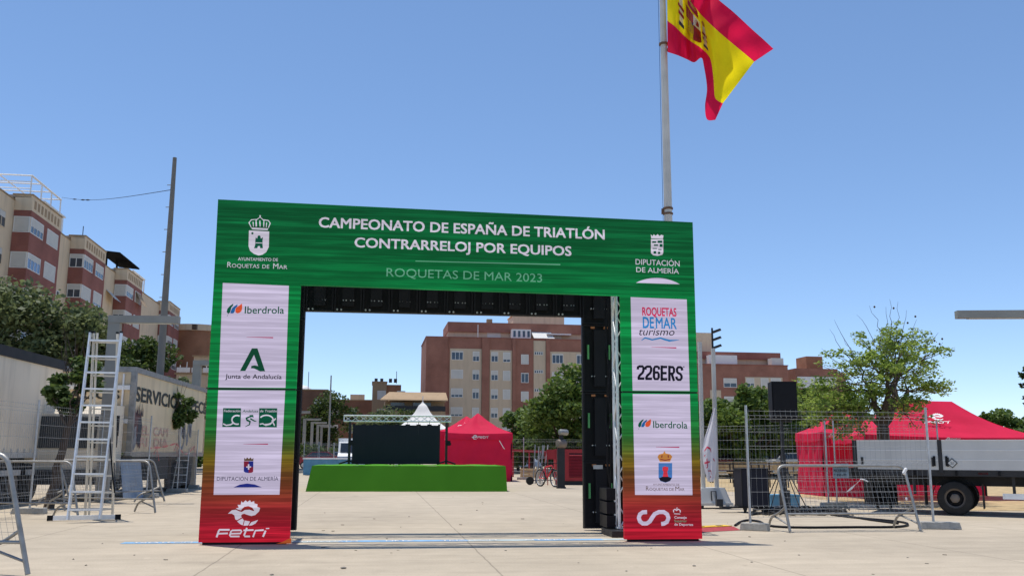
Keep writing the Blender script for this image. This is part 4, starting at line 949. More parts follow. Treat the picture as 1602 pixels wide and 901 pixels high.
# branch tips reaching in at the right edge
b0 = P(1668, 800, 25); b0.z = 0
rt = thing('leaning_tree', 'tree outside the right edge with only dark leaf tips showing', 'tree', b0)
rr = random.Random(3); tr = MB(); fk = P(1665, 640, 25); limb(tr, b0, fk, .16, .1, rr)
cl = []
for px, py, s in ((1600, 587, .12), (1601, 602, .1), (1606, 578, .1), (1604, 622, .07), (1606, 632, .07), (1625, 590, .3), (1640, 600, .4), (1660, 585, .5), (1650, 620, .4), (1690, 600, .5)):
    q = P(px, py, 25 + rr.uniform(-.3, .3)); limb(tr, fk, q, .04, .006, rr); cl.append((q, s))
obj('trunk', tr, 'bark', rt, 50); cr = MB(); leaf_cloud(cr, cl, 1700, .13, 0, np.random.default_rng(5)); obj('crown', cr, 'leaf_dark', rt)

# ================================================================== poles, lamps, flags
fp = P(1056.5, 770, 26.5); fp.z = 0
rt = thing('flagpole', 'tall pale steel flagpole rising behind the arch', 'flagpole', fp)
htop = P(1035, -150, 26.5).z
m_ = MB(); m_.lathe([(.30, 0), (.30, .04), (.135, .06), (.12, 8), (.10, htop * .75), (.07, htop)], fp, n=20); obj('pole', m_, 'pole_white', rt, 40)
zc_ = P(1046, 330, 26.5).z
m_ = MB()
for z, hh in ((zc_ - .12, .05), (zc_ + .03, .06), (zc_ + 5.1, .06)): m_.lathe([(.128, 0), (.145, .01), (.145, hh), (.128, hh + .01)], fp + V(0, 0, z), n=20)
m_.bx(fp.x - .19, fp.x - .11, fp.y - .04, fp.y + .03, zc_ - .1, zc_ + .06); obj('clamp', m_, 'rust', rt, 40)
m_ = MB(); m_.lathe([(.02, 0), (.13, .06), (.13, .16), (.03, .24)], fp + V(0, 0, htop), n=16); obj('finial', m_, 'pole_white', rt, 40)
m_ = MB(); m_.tube([fp + V(-.16, -.02, 1.2), fp + V(-.15, -.02, 8), fp + V(-.12, 0, htop)], .006, 5); obj('halyard', m_, 'cab_black', rt)

# the national flag: columns of control points (pixels) from hoist to fly, rows at the stripe edges
FCOL = [(0, [(1042.5, -114), (1042.8, -65), (1044, 33), (1044.5, 82)], 0), (.11, [(1058, -92), (1055, -47), (1056, 42), (1060, 87)], -.25), (.21, [(1075, -66), (1069, -20), (1071, 57), (1074, 93)], .20), (.31, [(1090, -44), (1081, 2), (1082, 66), (1086, 98)], -.22),
        (.42, [(1109, -20), (1093, 19), (1097, 76), (1097, 91)], .55), (.52, [(1122, -2), (1103, 30), (1111, 92), (1101, 103)], -.05), (.68, [(1148, 20), (1123, 49), (1116, 122), (1106, 138)], -.42), (.84, [(1176, 46), (1150, 72), (1118, 150), (1103, 166)], -.15), (.93, [(1194, 62), (1167, 86), (1123, 158), (1106, 187)], .1), (1, [(1210, 77), (1180, 97), (1131, 162), (1119, 188)], .25)]
FY = 26.3
def flag_pt(s, t):
    k = max(i for i in range(len(FCOL) - 1) if FCOL[i][0] <= s + 1e-9); T4 = [0, .25, .75, 1]
    def rowat(i):
        i = min(max(i, 0), len(FCOL) - 1); ps = FCOL[i][1]
        j = 0 if t <= .25 else (1 if t <= .75 else 2); f = (t - T4[j]) / (T4[j + 1] - T4[j])
        return V(ps[j][0] + (ps[j + 1][0] - ps[j][0]) * f, ps[j][1] + (ps[j + 1][1] - ps[j][1]) * f, FCOL[i][2])
    f = (s - FCOL[k][0]) / (FCOL[k + 1][0] - FCOL[k][0]); p0, p1, p2, p3 = rowat(k - 1), rowat(k), rowat(k + 1), rowat(k + 2)
    q = .5 * ((2 * p1) + (p2 - p0) * f + (2 * p0 - 5 * p1 + 4 * p2 - p3) * f * f + (3 * p1 - p0 - 3 * p2 + p3) * f ** 3)
    y = FY + q.z * (.6 + .5 * t) + .04 * math.sin(s * 31 + t * 9) * s + .03 * math.sin(t * 23 - s * 12)
    return P(q.x, q.y, y)
rt = thing('national_flag', 'large red and yellow flag with coat of arms hanging from the flagpole', 'flag', P(1044, 82, FY))
for nm, a, b_, mt in (('red_stripe', 0, .25, 'flag_red'), ('yellow_stripe', .25, .75, 'flag_yellow'), ('red_stripe', .75, 1, 'flag_red')):
    m_ = MB(); m_.grid(lambda u, v: flag_pt(u, a + (b_ - a) * v), 70, 14 if b_ - a > .3 else 8); obj(nm, m_, mt, rt, 180)
arms = MB(); S0 = .335
def on_flag(s, t): p = flag_pt(min(max(s, 0), 1), min(max(t, .25), .75)); return p + (CAM - p).normalized() * .03
def patch(s0, t0, s1, t1, mi, n_=8):
    k = 1.35; s0, s1 = S0 + (s0 - S0) * k, S0 + (s1 - S0) * k; t0, t1 = .5 + (t0 - .5) * k, .5 + (t1 - .5) * k
    arms.grid(lambda u, v: on_flag(s0 + (s1 - s0) * u, t0 + (t1 - t0) * v), n_, n_, mi)
def blob(cs, ct, rs, rt_, mi, n_=20):
    k = 1.35; cs = S0 + (cs - S0) * k; ct = .5 + (ct - .5) * k; rs *= k; rt_ *= k
    arms.poly([on_flag(cs + rs * math.cos(2 * math.pi * i / n_), ct + rt_ * math.sin(2 * math.pi * i / n_)) for i in range(n_)], mi)
S0 = .335
patch(S0 - .070, .415, S0, .51, 0); patch(S0, .415, S0 + .07, .51, 4); patch(S0 - .07, .51, S0, .61, 2); patch(S0, .51, S0 + .07, .61, 0); blob(S0, .61, .07, .045, 0)
patch(S0 - .058, .43, S0 - .012, .50, 1, 4); blob(S0 + .036, .465, .022, .03, 0); blob(S0, .515, .02, .03, 3)
for k in range(4): patch(S0 - .065 + k * .016, .515, S0 - .057 + k * .016, .605, 0, 4)
patch(S0 - .055, .36, S0 + .055, .395, 0); blob(S0, .345, .052, .034, 0); blob(S0, .345, .03, .022, 1)
for s_ in (-.115, .105):
    patch(S0 + s_ - .013, .42, S0 + s_ + .013, .61, 4, 5); patch(S0 + s_ - .024, .49, S0 + s_ + .024, .515, 0, 3); patch(S0 + s_ - .022, .54, S0 + s_ + .022, .565, 0, 3); patch(S0 + s_ - .02, .61, S0 + s_ + .02, .64, 3, 3); blob(S0 + s_, .395, .017, .025, 1)
obj('coat_of_arms', arms, ['arms_maroon', 'arms_gold', 'flag_yellow', 'arms_navy', 'flag_white'], rt)
m_ = MB()
for t in (.03, .97): p = flag_pt(0, t); m_.tube([p, V(fp.x + .1, fp.y, p.z)], .012, 6)
obj('toggle', m_, 'cab_black', rt)

# tall mast left, with its cable
mp = P(238, 765, 32.0); mp.z = 0; mt_ = P(272, 247, 32.0).z
rt = thing('mast', 'tall plain grey steel mast rising left of the arch', 'mast', mp)
m_ = MB(); m_.lathe([(.24, 0), (.24, .03), (.145, .05), (.115, mt_ * .5), (.068, mt_)], mp, n=16); obj('pole', m_, 'mast_grey', rt, 40)
m_ = MB()
for k in range(7): z = mt_ - 1.0 - k * .8; m_.tube([mp + V(-.06, 0, z), mp + V(-.2, 0, z)], .015, 5)
obj('step_peg', m_, 'lamp_grey', rt)
a = P(268.5, 297, 32.0); b_ = P(97, 309, 79.5)
m_ = MB(); pts = []
for i in range(17): t = i / 16; q = a.lerp(b_, t); q.z -= .3 * math.sin(math.pi * t); pts.append(q)
m_.tube(pts, .013, 5)
for i in (9, 10, 12): m_.lathe([(.02, -.15), (.05, 0), (.02, .15)], pts[i], (1, 0, 0), 6)
t = obj('overhead_cable', m_, 'cab_black'); t['label'] = 'thin dark cable strung from the tall mast to the roof pergola'; t['category'] = 'cable'
q = P(512.5, 740, 104); q.z = 0; zt = P(513, 587, 104).z
m_ = MB(); m_.lathe([(.2, 0), (.2, .4), (.13, .5), (.07, zt)], q, n=10); t = obj('mast', m_, 'lamp_grey', None, 40); t['label'] = 'thin distant mast standing among the far street lamps'; t['category'] = 'mast'

# street lamps shaped like an upside-down L
def lamp_builder():
    rt = thing('street_lamp', '', 'street lamp', (0, 0, 0), 0, 'angular street lamps in a row')
    m_ = MB(); m_.bx(-.16, .16, -.09, .09, 0, 4.80); m_.bx(-.22, .22, -.16, .16, 0, .03); obj('post', m_, 'lamp_grey', rt)
    m_ = MB(); m_.bx(-.16, 1.72, -.11, .11, 4.80, 5.0); obj('arm', m_, 'lamp_grey', rt)
    m_ = MB(); m_.bx(.3, 1.5, -.07, .07, 4.785, 4.80); obj('lamp_panel', m_, 'shutter', rt)
    return rt
l0 = lamp_builder(); first = True
for px, Y, lab in ((165, 25.6, 'grey angular street lamp directly behind the ladder'), (301, 38.2, 'grey angular street lamp beside the left edge of the arch'),
                   (376, 50.6, 'grey angular street lamp hidden behind the left leg of the arch'), (420, 63, 'grey angular street lamp behind the left sponsor panel'),
                   (452, 84, 'angular street lamp showing only its arm beside the arch leg'), (475, 102, 'nearest fully visible small street lamp inside the arch'), (487, 113, 'second small street lamp from the left inside the arch, lower arm'), (496, 123, 'third small street lamp inside the arch near the thin mast'), (502, 130, 'smallest street lamp inside the arch left of the white box van')):
    q = P(px, 700, Y); q.z = 0
    o = l0 if first else dup(l0); first = False; o.location = q; o.rotation_euler.z = R(4); o['label'] = lab
q = P(1650, 700, 25.0); q.z = 0
o = dup(l0, q, R(176), 'grey angular street lamp at the right edge showing only its arm'); o.scale = (1.3, 1, 1.03)

# two thin flag poles on a weighted base, white feather flag
bp = G(1112, 794); bp2 = P(1112, 780, 24.0)
rt = thing('twin_pole_stand', 'two thin pale poles on a grey weighted base right of the arch', 'pole stand', V(bp2.x, 24, 0))
m_ = MB()
for px, top in ((1094.5, 535), (1115.5, 545)):
    a = P(px + 6, 768, 24.0); b_ = P(px, top, 24.0); m_.tube([a, b_], .055, 10)
obj('pole', m_, 'pole_white', rt, 40)
T = frame_of((bp2.x, 24, 0), GY); m_ = MB(T=T)
m_.prism([V(-.42, -.3, .14), V(.42, -.3, .14), V(.30, -.2, .5), V(-.30, -.2, .5)], V(0, .5, 0)); m_.bx(-.45, .45, -.34, .26, .08, .14)
obj('base', m_, 'truck_grey', rt)
m_ = MB(T=T)
for x in (-.36, .3): m_.bx(x, x + .07, -.3, -.22, 0, .08); m_.bx(x, x + .07, .15, .22, 0, .08)
obj('foot', m_, 'black_metal', rt)
m_ = MB(T=T); m_.tube([V(-.08, -.29, .2), V(-.08, -.27, .42), V(.04, -.27, .42), V(.04, -.29, .2)], .015, 6); obj('handle', m_, 'chassis', rt)
FYW = 23.85
WF = [(638, 1116, 1119), (660, 1110, 1120), (685, 1102, 1121), (705, 1098.5, 1121), (725, 1100, 1121), (740, 1103.5, 1120), (753, 1107, 1116)]
def wflag(u, v):
    k = min(int(v * (len(WF) - 1)), len(WF) - 2); f = v * (len(WF) - 1) - k
    y = WF[k][0] + (WF[k + 1][0] - WF[k][0]) * f; xl = WF[k][1] + (WF[k + 1][1] - WF[k][1]) * f; xr = WF[k][2] + (WF[k + 1][2] - WF[k][2]) * f
    return P(xl + (xr - xl) * u, y, FYW + .10 * math.sin(u * 8 + v * 3) * (1 - u * .6) - .1)
rt = thing('white_flag', 'white feather flag with red lettering hanging limp on a thin pole', 'flag', P(1116, 750, FYW))
m_ = MB(); m_.grid(wflag, 16, 34); obj('cloth', m_, 'flag_white', rt, 180)
m_ = MB()
def wf(u, v): p = wflag(u, v); return p + (CAM - p).normalized() * .012
def wstroke(pts, wd):
    for a, b_ in zip(pts, pts[1:]):
        n_ = 6
        for i in range(n_):
            t0, t1 = i / n_, (i + 1) / n_; p = V(*a, 0).lerp(V(*b_, 0), t0); q = V(*a, 0).lerp(V(*b_, 0), t1); dd = (q - p); nn = V(-dd.y * .35, dd.x * 2.8, 0); nn = nn / (nn.length or 1) * wd
            m_.poly([wf(p.x - nn.x, p.y - nn.y * .2), wf(q.x - nn.x, q.y - nn.y * .2), wf(q.x + nn.x, q.y + nn.y * .2), wf(p.x + nn.x, p.y + nn.y * .2)])
wstroke([(.15, .50), (.3, .45), (.55, .47), (.62, .51)], .06); wstroke([(.12, .57), (.2, .55)], .04)
wstroke([(.1, .66), (.5, .64)], .06); wstroke([(.3, .60), (.32, .72), (.2, .74)], .06); wstroke([(.75, .60), (.85, .63)], .05); wstroke([(.3, .79), (.55, .79), (.58, .86)], .05); wstroke([(.5, .89), (.5, .92)], .05)
obj('lettering', m_, 'flag_print', rt)

# camera-like lamp heads on a distant dark mast
q = P(1121.5, 740, 78); q.z = 0; zt = P(1121, 513, 78).z
rt = thing('floodlight_mast', 'dark mast with three stacked floodlights behind the thin poles', 'lamp mast', q)
m_ = MB(); m_.tube([q, q + V(0, 0, zt)], [.12, .08], 10); obj('pole', m_, 'black_metal', rt, 40)
for py in (518, 530, 542.5):
    z = P(1121, py, 78).z; a = q + V(.05, 0, z - .1); m_ = MB(); m_.bar(a, a + V(.62, -.25, .22), .35, .16); m_.bar(a + V(-.1, 0, -.05), a + V(.1, 0, 0), .06); obj('floodlight', m_, 'black_metal', rt)
# ================================================================== stage, screen, tents
SY0 = P(478, 769, 33.4); sg = frame_of((SY0.x + .15, 33.35, 0), R(5.5))
def toS(px, py, Y): q = sg.inverted() @ P(px, py, Y); return q
sl = 0.0; sr_ = toS(792, 768, 34.1).x; sh_ = P(600, 728.3, 34).z
rt = thing('stage_platform', 'low stage wrapped in bright green cloth inside the arch', 'stage', sg.translation, R(5.5))
m_ = MB(T=sg)
def skirt(u, v):                                        # front cloth, flaring at the ends and rippling towards the floor
    x = sl + .03 + (sr_ - sl - .05) * u; fl = (1 - v)
    return V(x - .17 * fl * max(0, 1 - u * 12) + .05 * fl * max(0, u * 12 - 11), .15 - .12 * fl - (.014 * math.sin(u * 21 + 2 * math.sin(u * 9)) + .006 * math.sin(u * 57 + 1)) * fl ** .7, .004 + sh_ * v)
m_.grid(skirt, 120, 8); obj('front_cloth', m_, 'stage_green', rt, 60)
m_ = MB(T=sg)
for x, s_ in ((sl + .03, -1), (sr_ - .02, 1)):
    m_.grid(lambda u, v: V(x + s_ * (.17 if s_ < 0 else .05) * (1 - v) * (1 - u * .5), .15 + 5.0 * u - .12 * (1 - v) * (1 - u), .004 + sh_ * v), 12, 4)
obj('side_cloth', m_, 'stage_green', rt, 60)
m_ = MB(T=sg); m_.grid(lambda u, v: V(sl + .03 + (sr_ - sl - .05) * u, .15 + 5 * v, sh_ + .012 * math.sin(u * 33 + v * 4)), 60, 10); obj('top_cloth', m_, 'stage_green', rt, 60)
YS = 38.0
sc_l = sg.inverted() @ P(551, 700, YS); x0 = sc_l.x; x1 = (sg.inverted() @ P(688.5, 700, YS)).x; yb = sc_l.y; zt = P(600, 664.5, YS).z
rt = thing('led_screen', 'wide switched off black screen standing on the green stage', 'screen', sg @ V((x0 + x1) / 2, yb, sh_), R(5.5))
m_ = MB(T=sg); n_ = 8
for i in range(n_): m_.bx(x0 + (x1 - x0) * i / n_, x0 + (x1 - x0) * (i + 1) / n_ - .0005, yb, yb + .09, sh_ + .02, zt)
obj('panel_face', m_, 'screen_black', rt)
m_ = MB(T=sg)
for i in range(9):
    x = x0 + (x1 - x0) * i / 8; m_.bx(max(x0, x - .09), min(x1, x + .09), yb + .02, yb + .07, zt, zt + .04); m_.tube([V(x, yb + .05, zt), V(x, yb + .05, zt + .14)], .01, 5)
obj('hanging_bracket', m_, 'cab_edge', rt)
tz0 = P(600, 659.5, YS).z; tz1 = P(600, 649, YS).z; tx0 = (sg.inverted() @ P(538, 655, YS)).x; tx1 = (sg.inverted() @ P(706, 655, YS)).x
rt = thing('screen_truss', 'silver lattice truss on two black lifting stands above the screen', 'truss', sg @ V((tx0 + tx1) / 2, yb + .1, sh_), R(5.5))
m_ = MB(T=sg); truss(m_, V(tx0, yb + .15, (tz0 + tz1) / 2), V(tx1, yb + .15, (tz0 + tz1) / 2), tz1 - tz0 - .04, .024, .31); obj('truss_beam', m_, 'alu', rt)
for px in (546.5, 699):
    x = (sg.inverted() @ P(px, 690, YS)).x; m_ = MB(T=sg); m_.bx(x - .05, x + .05, yb + .1, yb + .2, sh_ + .01, tz0); m_.bx(x - .035, x + .035, yb + .115, yb + .185, tz0 - .1, tz0 - .003); st_ = obj('lifting_stand', m_, 'black_metal', rt)
    m_ = MB(T=sg)
    for a in (45, 135, 225, 315): m_.bar(V(x, yb + .15, sh_ + .15), V(x + .5 * math.cos(R(a)), yb + .15 + .5 * math.sin(R(a)), sh_ + .03), .05)
    m_.bx(x - .02, x + .16, yb + .02, yb + .1, sh_ + .75, sh_ + .95); m_.lathe([(.07, 0), (.07, .05)], V(x + .12, yb + .02, sh_ + .82), (0, -1, 0), 12); obj('winch', m_, 'cab_edge', st_)

FT = [(p, None) for p in ([BIRD] + CLAWS)]
def fetri(mb, o, ux, uz, wd, mi=0, word=True, side=True):
    """emblem with the word to its right (side) or below it, printed on a surface"""
    if side:
        k = wd / 1750
        def f(p): return Vector(o) + Vector(ux) * ((p[0] - 300) * k) + Vector(uz) * ((585 - p[1]) * k)
        for pl_, _ in FT: mb.poly([f(p) for p in pl_], mi)
        off = 850; g_ = lambda p: Vector(o) + Vector(ux) * ((p[0] * 1.2 - 300 + off - 100) * k) + Vector(uz) * ((785 - p[1]) * 1.5 * k + 110 * k)
    else:
        k = wd / 950
        def f(p): return Vector(o) + Vector(ux) * ((p[0] - 100) * k) + Vector(uz) * ((800 - p[1]) * k)
        for pl_, _ in FT: mb.poly([f(p) for p in pl_], mi)
        g_ = f
    for pts, w_ in FET:
        for a, b_ in zip(pts, pts[1:]):
            dx, dy = b_[0] - a[0], b_[1] - a[1]; l_ = math.hypot(dx, dy); nx, ny = -dy / l_ * w_ / 2, dx / l_ * w_ / 2; ex, ey = dx / l_ * w_ * .3, dy / l_ * w_ * .3
            mb.poly([g_(p) for p in ((a[0] + nx - ex, a[1] + ny - ey), (b_[0] + nx + ex, b_[1] + ny + ey), (b_[0] - nx + ex, b_[1] - ny + ey), (a[0] - nx - ex, a[1] - ny - ey))], mi)

def tent(name, label, group, T, L, D, eave, top, ridge, walls, valance=.26, sag=.0, seed=1, logos=(), mt='tent_red', roof_logo=None, eave2=None):
    """hip-roofed pop-up tent: local x along the front (0..L), y depth (0..D)"""
    e2 = eave if eave2 is None else eave2
    ez = lambda x: eave + (e2 - eave) * x / L
    rt = thing(name, label, 'tent', T.translation, math.atan2(T[1][0], T[0][0]), group)
    rr = random.Random(seed); ph = [rr.uniform(0, 6) for _ in range(6)]
    m_ = MB(T=T); xr0 = L / 2 - ridge / 2; xr1 = L / 2 + ridge / 2
    def roof(e0, e1, r0, r1):
        def fn(u, v):
            a = Vector(e0).lerp(Vector(e1), u); b_ = Vector(r0).lerp(Vector(r1), u); p = a.lerp(b_, v)
            s_ = math.sin(math.pi * v) * sag * (top - eave) + .03 * math.sin(u * 13 + ph[0] + v * 3) * math.sin(math.pi * v) + .02 * math.sin(v * 17 + u * 9 + ph[1]) * math.sin(math.pi * u) * math.sin(math.pi * v)
            p.z -= s_ + .05 * math.sin(math.pi * u) * (1 - v); return p
        m_.grid(fn, 26, 14)
    E_ = [V(0, 0, eave), V(L, 0, e2), V(L, D, e2), V(0, D, eave)]; R0 = V(xr0, D / 2, top); R1 = V(xr1, D / 2, top - (eave - e2) * .3)
    roof(E_[0], E_[1], R0, R1); roof(E_[2], E_[3], R1, R0); roof(E_[1], E_[2], R1, R1); roof(E_[3], E_[0], R0, R0)
    obj('roof', m_, mt, rt, 50)
    m_ = MB(T=T)
    for a, b_, nx, ny in ((E_[0], E_[1], 0, -1), (E_[1], E_[2], 1, 0), (E_[2], E_[3], 0, 1), (E_[3], E_[0], -1, 0)):
        m_.grid(lambda u, v: a.lerp(b_, u) + V(nx, ny, 0) * (.012 + .015 * v * (1 + math.sin(u * 20))) + V(0, 0, -.05 * math.sin(math.pi * u) - valance * v - .012 * v * math.sin(u * 25)), 30, 3)
    obj('valance', m_, mt, rt, 50)
    m_ = MB(T=T)
    for p in E_: m_.bx(p.x - .025 + (.05 if p.x == 0 else -.05), p.x + .025 + (.05 if p.x == 0 else -.05), p.y - .025 + (.05 if p.y == 0 else -.05), p.y + .025 + (.05 if p.y == 0 else -.05), 0, p.z - .02)
    obj('pole', m_, 'cab_edge', rt)
    for side, u0, u1, flare in walls:
        m_ = MB(T=T); a, b_ = {'front': (E_[0], E_[1]), 'right': (E_[1], E_[2]), 'back': (E_[2], E_[3]), 'left': (E_[3], E_[0])}[side]
        d = (b_ - a); d.z = 0; d.normalize(); nn = V(d.y, -d.x, 0)
        def wall(u, v):
            p = a.lerp(b_, u0 + (u1 - u0) * u); z = p.z - valance * .8; p = V(p.x, p.y, z * (1 - v) + .01)
            return p - nn * .02 + nn * (.03 * math.sin(u * 16 + ph[2]) * v * (1 - .3 * v) + .02 * math.sin(v * 8 + u * 21 + ph[3]) + flare * max(0, v - .82) * 5.5)
        m_.grid(wall, 36, 16); obj('side_wall', m_, mt, rt, 60)
    if logos:
        m_ = MB(T=T)
        for x, z, wd in logos: fetri(m_, V(x, -.05, ez(x) + z), V(1, 0, 0), V(0, 0, 1), wd)
        obj('printed_logo', m_, 'print_white', rt)
    if roof_logo:
        u_, v_, wd = roof_logo; m_ = MB(T=T); b_ = V(L * u_, 0, ez(L * u_)); r_ = V(xr0 + (xr1 - xr0) * u_, D / 2, top); sd_ = (r_ - b_).normalized(); nrm = V(1, 0, 0).cross(sd_)
        o_ = b_.lerp(r_, v_) + V(0, 0, -sag * (top - eave) * math.sin(math.pi * v_)) + nrm * .09
        fetri(m_, o_, V(1, 0, 0), sd_, wd, side=False); obj('roof_logo', m_, 'print_white', rt)
    return rt
TG = 'red pop-up tents'
Y = 46.0; a = P(697, 740, Y); b_ = P(801.5, 740, Y)
T = frame_of((a.x, Y, 0), R(5)); L = (b_.x - a.x) / math.cos(R(5)); ev = P(700, 676.5, Y).z
fr = tent('pop_up_tent', 'front red tent with white emblem on its valance, right of the stage screen', TG, T, L, 3.1, ev, P(743, 648, Y + 1.6).z + .05, .06, [('front', 0, 1, 0), ('left', 0, 1, 0), ('right', 0, 1, 0)], .30, .12, 2, [((737 - 697) / 105 * L, -.32, 28 / 105 * L)])
m_ = MB(T=T); m_.tube([V(L * .80, -.08, 1.95), V(L * .86, -.10, 1.62), V(L * .88, -.09, 1.55)], .018, 5); obj('strap', m_, 'print_white', fr)
Y = 49.8; a = P(684, 740, Y)
T = frame_of((a.x, Y, 0), R(5))
tent('pop_up_tent', 'red tent mostly hidden behind the front red tent and the screen', TG, T, 3.1, 3.1, P(700, 674, Y).z, P(728, 651, Y + 1.6).z, .06, [('front', 0, 1, 0), ('left', 0, 1, 0)], .28, .12, 3, (), 'tent_red', (.25, .35, .9))
# white peaked tent
Y = 60; ap = P(661.5, 628, Y); ez_ = P(661, 672, Y).z
rt = thing('peaked_tent', 'white pagoda tent with a tall pointed peak behind the screen', 'tent', (ap.x, Y, 0), R(5))
T = frame_of((ap.x, Y, 0), R(5)); m_ = MB(T=T)
prof = [(1.62, ez_), (1.25, ez_ + .28), (.85, ez_ + .62), (.5, ez_ + 1.05), (.25, ez_ + 1.5), (.1, ap.z - .12), (.03, ap.z)]
for k in range(4):
    c, s_ = math.cos(k * math.pi / 2), math.sin(k * math.pi / 2)
    def fn(u, v):
        i = min(int(v * 6), 5); f = v * 6 - i; r_ = prof[i][0] + (prof[i + 1][0] - prof[i][0]) * f; z = prof[i][1] + (prof[i + 1][1] - prof[i][1]) * f
        x, y = r_ * (2 * u - 1), -r_; return V(x * c - y * s_, x * s_ + y * c, z)
    m_.grid(fn, 10, 18)
obj('roof', m_, 'tent_white', rt, 40)
m_ = MB(T=T)
for x0, x1, y0, y1 in ((-1.62, 1.62, -1.63, -1.6), (-1.62, 1.62, 1.6, 1.63), (-1.63, -1.6, -1.6, 1.6), (1.6, 1.63, -1.6, 1.6)): m_.bx(x0, x1, y0, y1, ez_ - .3, ez_)
obj('valance', m_, 'tent_white', rt)
for x in (-1.56, 1.56):
    for y in (-1.56, 1.56): m_ = MB(T=T); m_.bx(x - .04, x + .04, y - .04, y + .04, 0, ez_); obj('pole', m_, 'white_paint', rt)
m_ = MB(T=T); m_.tube([V(0, 0, ap.z - .05), V(0, 0, ap.z + .35)], .03, 6); obj('finial', m_, 'white_paint', rt)

# right-hand red tents
a = P(1287, 740, 30.8); T = frame_of((a.x, 30.8, 0), R(4)); L = P(1402, 740, 31).x - a.x
t1 = tent('pop_up_tent', 'red tent with walls behind the fence, left of the flatbed truck', TG, T, L, 2.2, P(1287, 675, 30.8).z, P(1332, 641, 31.9).z, .2, [('front', 0, .93, .14), ('left', 0, 1, 0)], .28, .10, 4, [(.22, -.2, .56)], eave2=P(1390, 681, 31).z)
a = P(1356, 740, 28.3); T = frame_of((a.x, 28.3, 0), R(4)); L = 5.5
t2 = tent('pop_up_tent', 'large red tent with emblem on its roof rising behind the flatbed truck', TG, T, L, 3.2, P(1338, 679, 28.3).z, P(1446, 626, 29.9).z, 1.8, [('back', 0, 1, 0)], .22, .14, 6, [(2.45, -.17, .5)], roof_logo=(.36, .40, .85), eave2=P(1602, 684, 28.7).z)

# ---- blue table / pool side left of the stage
a = P(474, 741, 58); a.z = 0; T = frame_of(a, R(5)); zt = P(500, 716, 58).z; L = P(549, 740, 58).x - a.x
rt = thing('covered_table', 'long table with white top and blue cover left of the stage', 'table', a, R(5))
m_ = MB(T=T); m_.bx(-.05, L, -.05, 1.4, zt - .08, zt); obj('table_top', m_, 'white_paint', rt)
m_ = MB(T=T); m_.grid(lambda u, v: V(L * u * .98, .02 * math.sin(u * 40), .02 + (zt - .1) * v), 50, 3); m_.bx(0, L * .98, 1.3, 1.32, .02, zt - .09); obj('cover', m_, 'blue', rt, 50)
rr = random.Random(8)
a = P(552, 735, 70); a.z = 0
# white box van beside the screen
q = P(549, 735, 72); q.z = 0; T = frame_of(q, R(5)); hz = P(560, 685, 72).z
rt = thing('box_van', 'white box van parked behind the left end of the screen', 'van', q, R(5))
m_ = MB(T=T); m_.bx(-1.1, 1.1, 1.2, 5.5, .7, hz); obj('box', m_, 'white_paint', rt)
m_ = MB(T=T); m_.prism([V(-1.0, -.4, .45), V(-1.0, -.4, 1.1), V(-1.0, .1, 1.35), V(-1.0, .5, 2.15), V(-1.0, 1.15, 2.2), V(-1.0, 1.15, .45)], V(2.0, 0, 0)); cb_ = obj('cab', m_, 'white_paint', rt)
m_ = MB(T=T); m_.prism([V(-.85, .06, 1.40), V(-.85, .44, 2.08), V(-.85, .5, 2.08), V(-.85, .13, 1.40)], V(1.7, 0, 0)); obj('windscreen', m_, 'car_glass', cb_)
m_ = MB(T=T); m_.bx(-1.02, .3, 1.17, 1.2, hz - .65, hz - .5); m_.bx(-.6, .95, -.43, -.4, .85, 1.0); obj('lettering_band', m_, 'print_black', rt)
for x in (-1.02, .8):
    for y in (.5, 4.2): m_ = MB(T=T); m_.lathe([(.3, 0), (.36, .03), (.36, .2), (.3, .23)], V(x, y, .36), (1, 0, 0), 18); obj('wheel', m_, 'rubber', rt, 40)

# ================================================================== lorries on the left
LT = math.atan(-.10)
def lorry_frame(p): return frame_of(p, math.pi / 2 - LT)
LDIR = V(math.sin(LT), math.cos(LT), 0)
e = P(88, 700, 27.2); e.z = 0                           # far lower end of the trailer's street side
T = lorry_frame(e)                                     # local x away along the street, local -y to the plaza
zt = P(0, 545, 24.1).z; zb = 1.3
rt = thing('semi_trailer', 'long grimy white curtain trailer at the left edge behind the fence', 'trailer', e, math.pi / 2 - LT)
m_ = MB(T=T); m_.bx(-11.5, 0, 0, 2.5, zb, zt - .28); obj('body', m_, 'truck_white', rt)
m_ = MB(T=T); m_.bx(-11.55, .05, -.05, 2.55, zt - .28, zt - .02); m_.bx(-11.5, 0, .25, 2.25, zt - .02, zt + .05); obj('top_rail', m_, 'chassis', rt)
m_ = MB(T=T); m_.bx(-11.5, .02, -.02, .4, zb - .14, zb - .003)
for i in range(28): m_.bx(-11.3 + i * .41, -11.26 + i * .41, -.035, -.005, zb - .1, zb + .09)
obj('side_rail', m_, 'truck_grey', rt)
m_ = MB(T=T); m_.bx(-11, -.3, .3, 2.2, .85, zb - .15); m_.bx(-6.2, -4.4, .12, .5, .55, 1.1); m_.bx(-11, -.2, .35, .5, .5, .8); obj('chassis', m_, 'chassis', rt)
for x in (-1.4, -2.7, -4.0, -9.5):
    for y in (.05, 2.15):
        m_ = MB(T=T); m_.lathe([(.36, 0), (.48, .04), (.5, .08), (.5, .26), (.46, .3)], V(x, y, .5), (0, 1, 0), 28); wh = obj('wheel', m_, 'rubber', rt, 35)
        m_ = MB(T=T); m_.lathe([(.3, -.012), (.27, .02), (.15, .03), (.13, -.03), (.05, -.04)], V(x, y - .012, .5), (0, 1, 0), 24); obj('rim', m_, 'rim', wh, 35)
m_ = MB(T=T); m_.bx(-1.9, -.8, -.03, .05, .72, .86); m_.bx(-3.6, -2.4, -.03, .05, .72, .86); obj('side_guard', m_, 'truck_grey', rt)

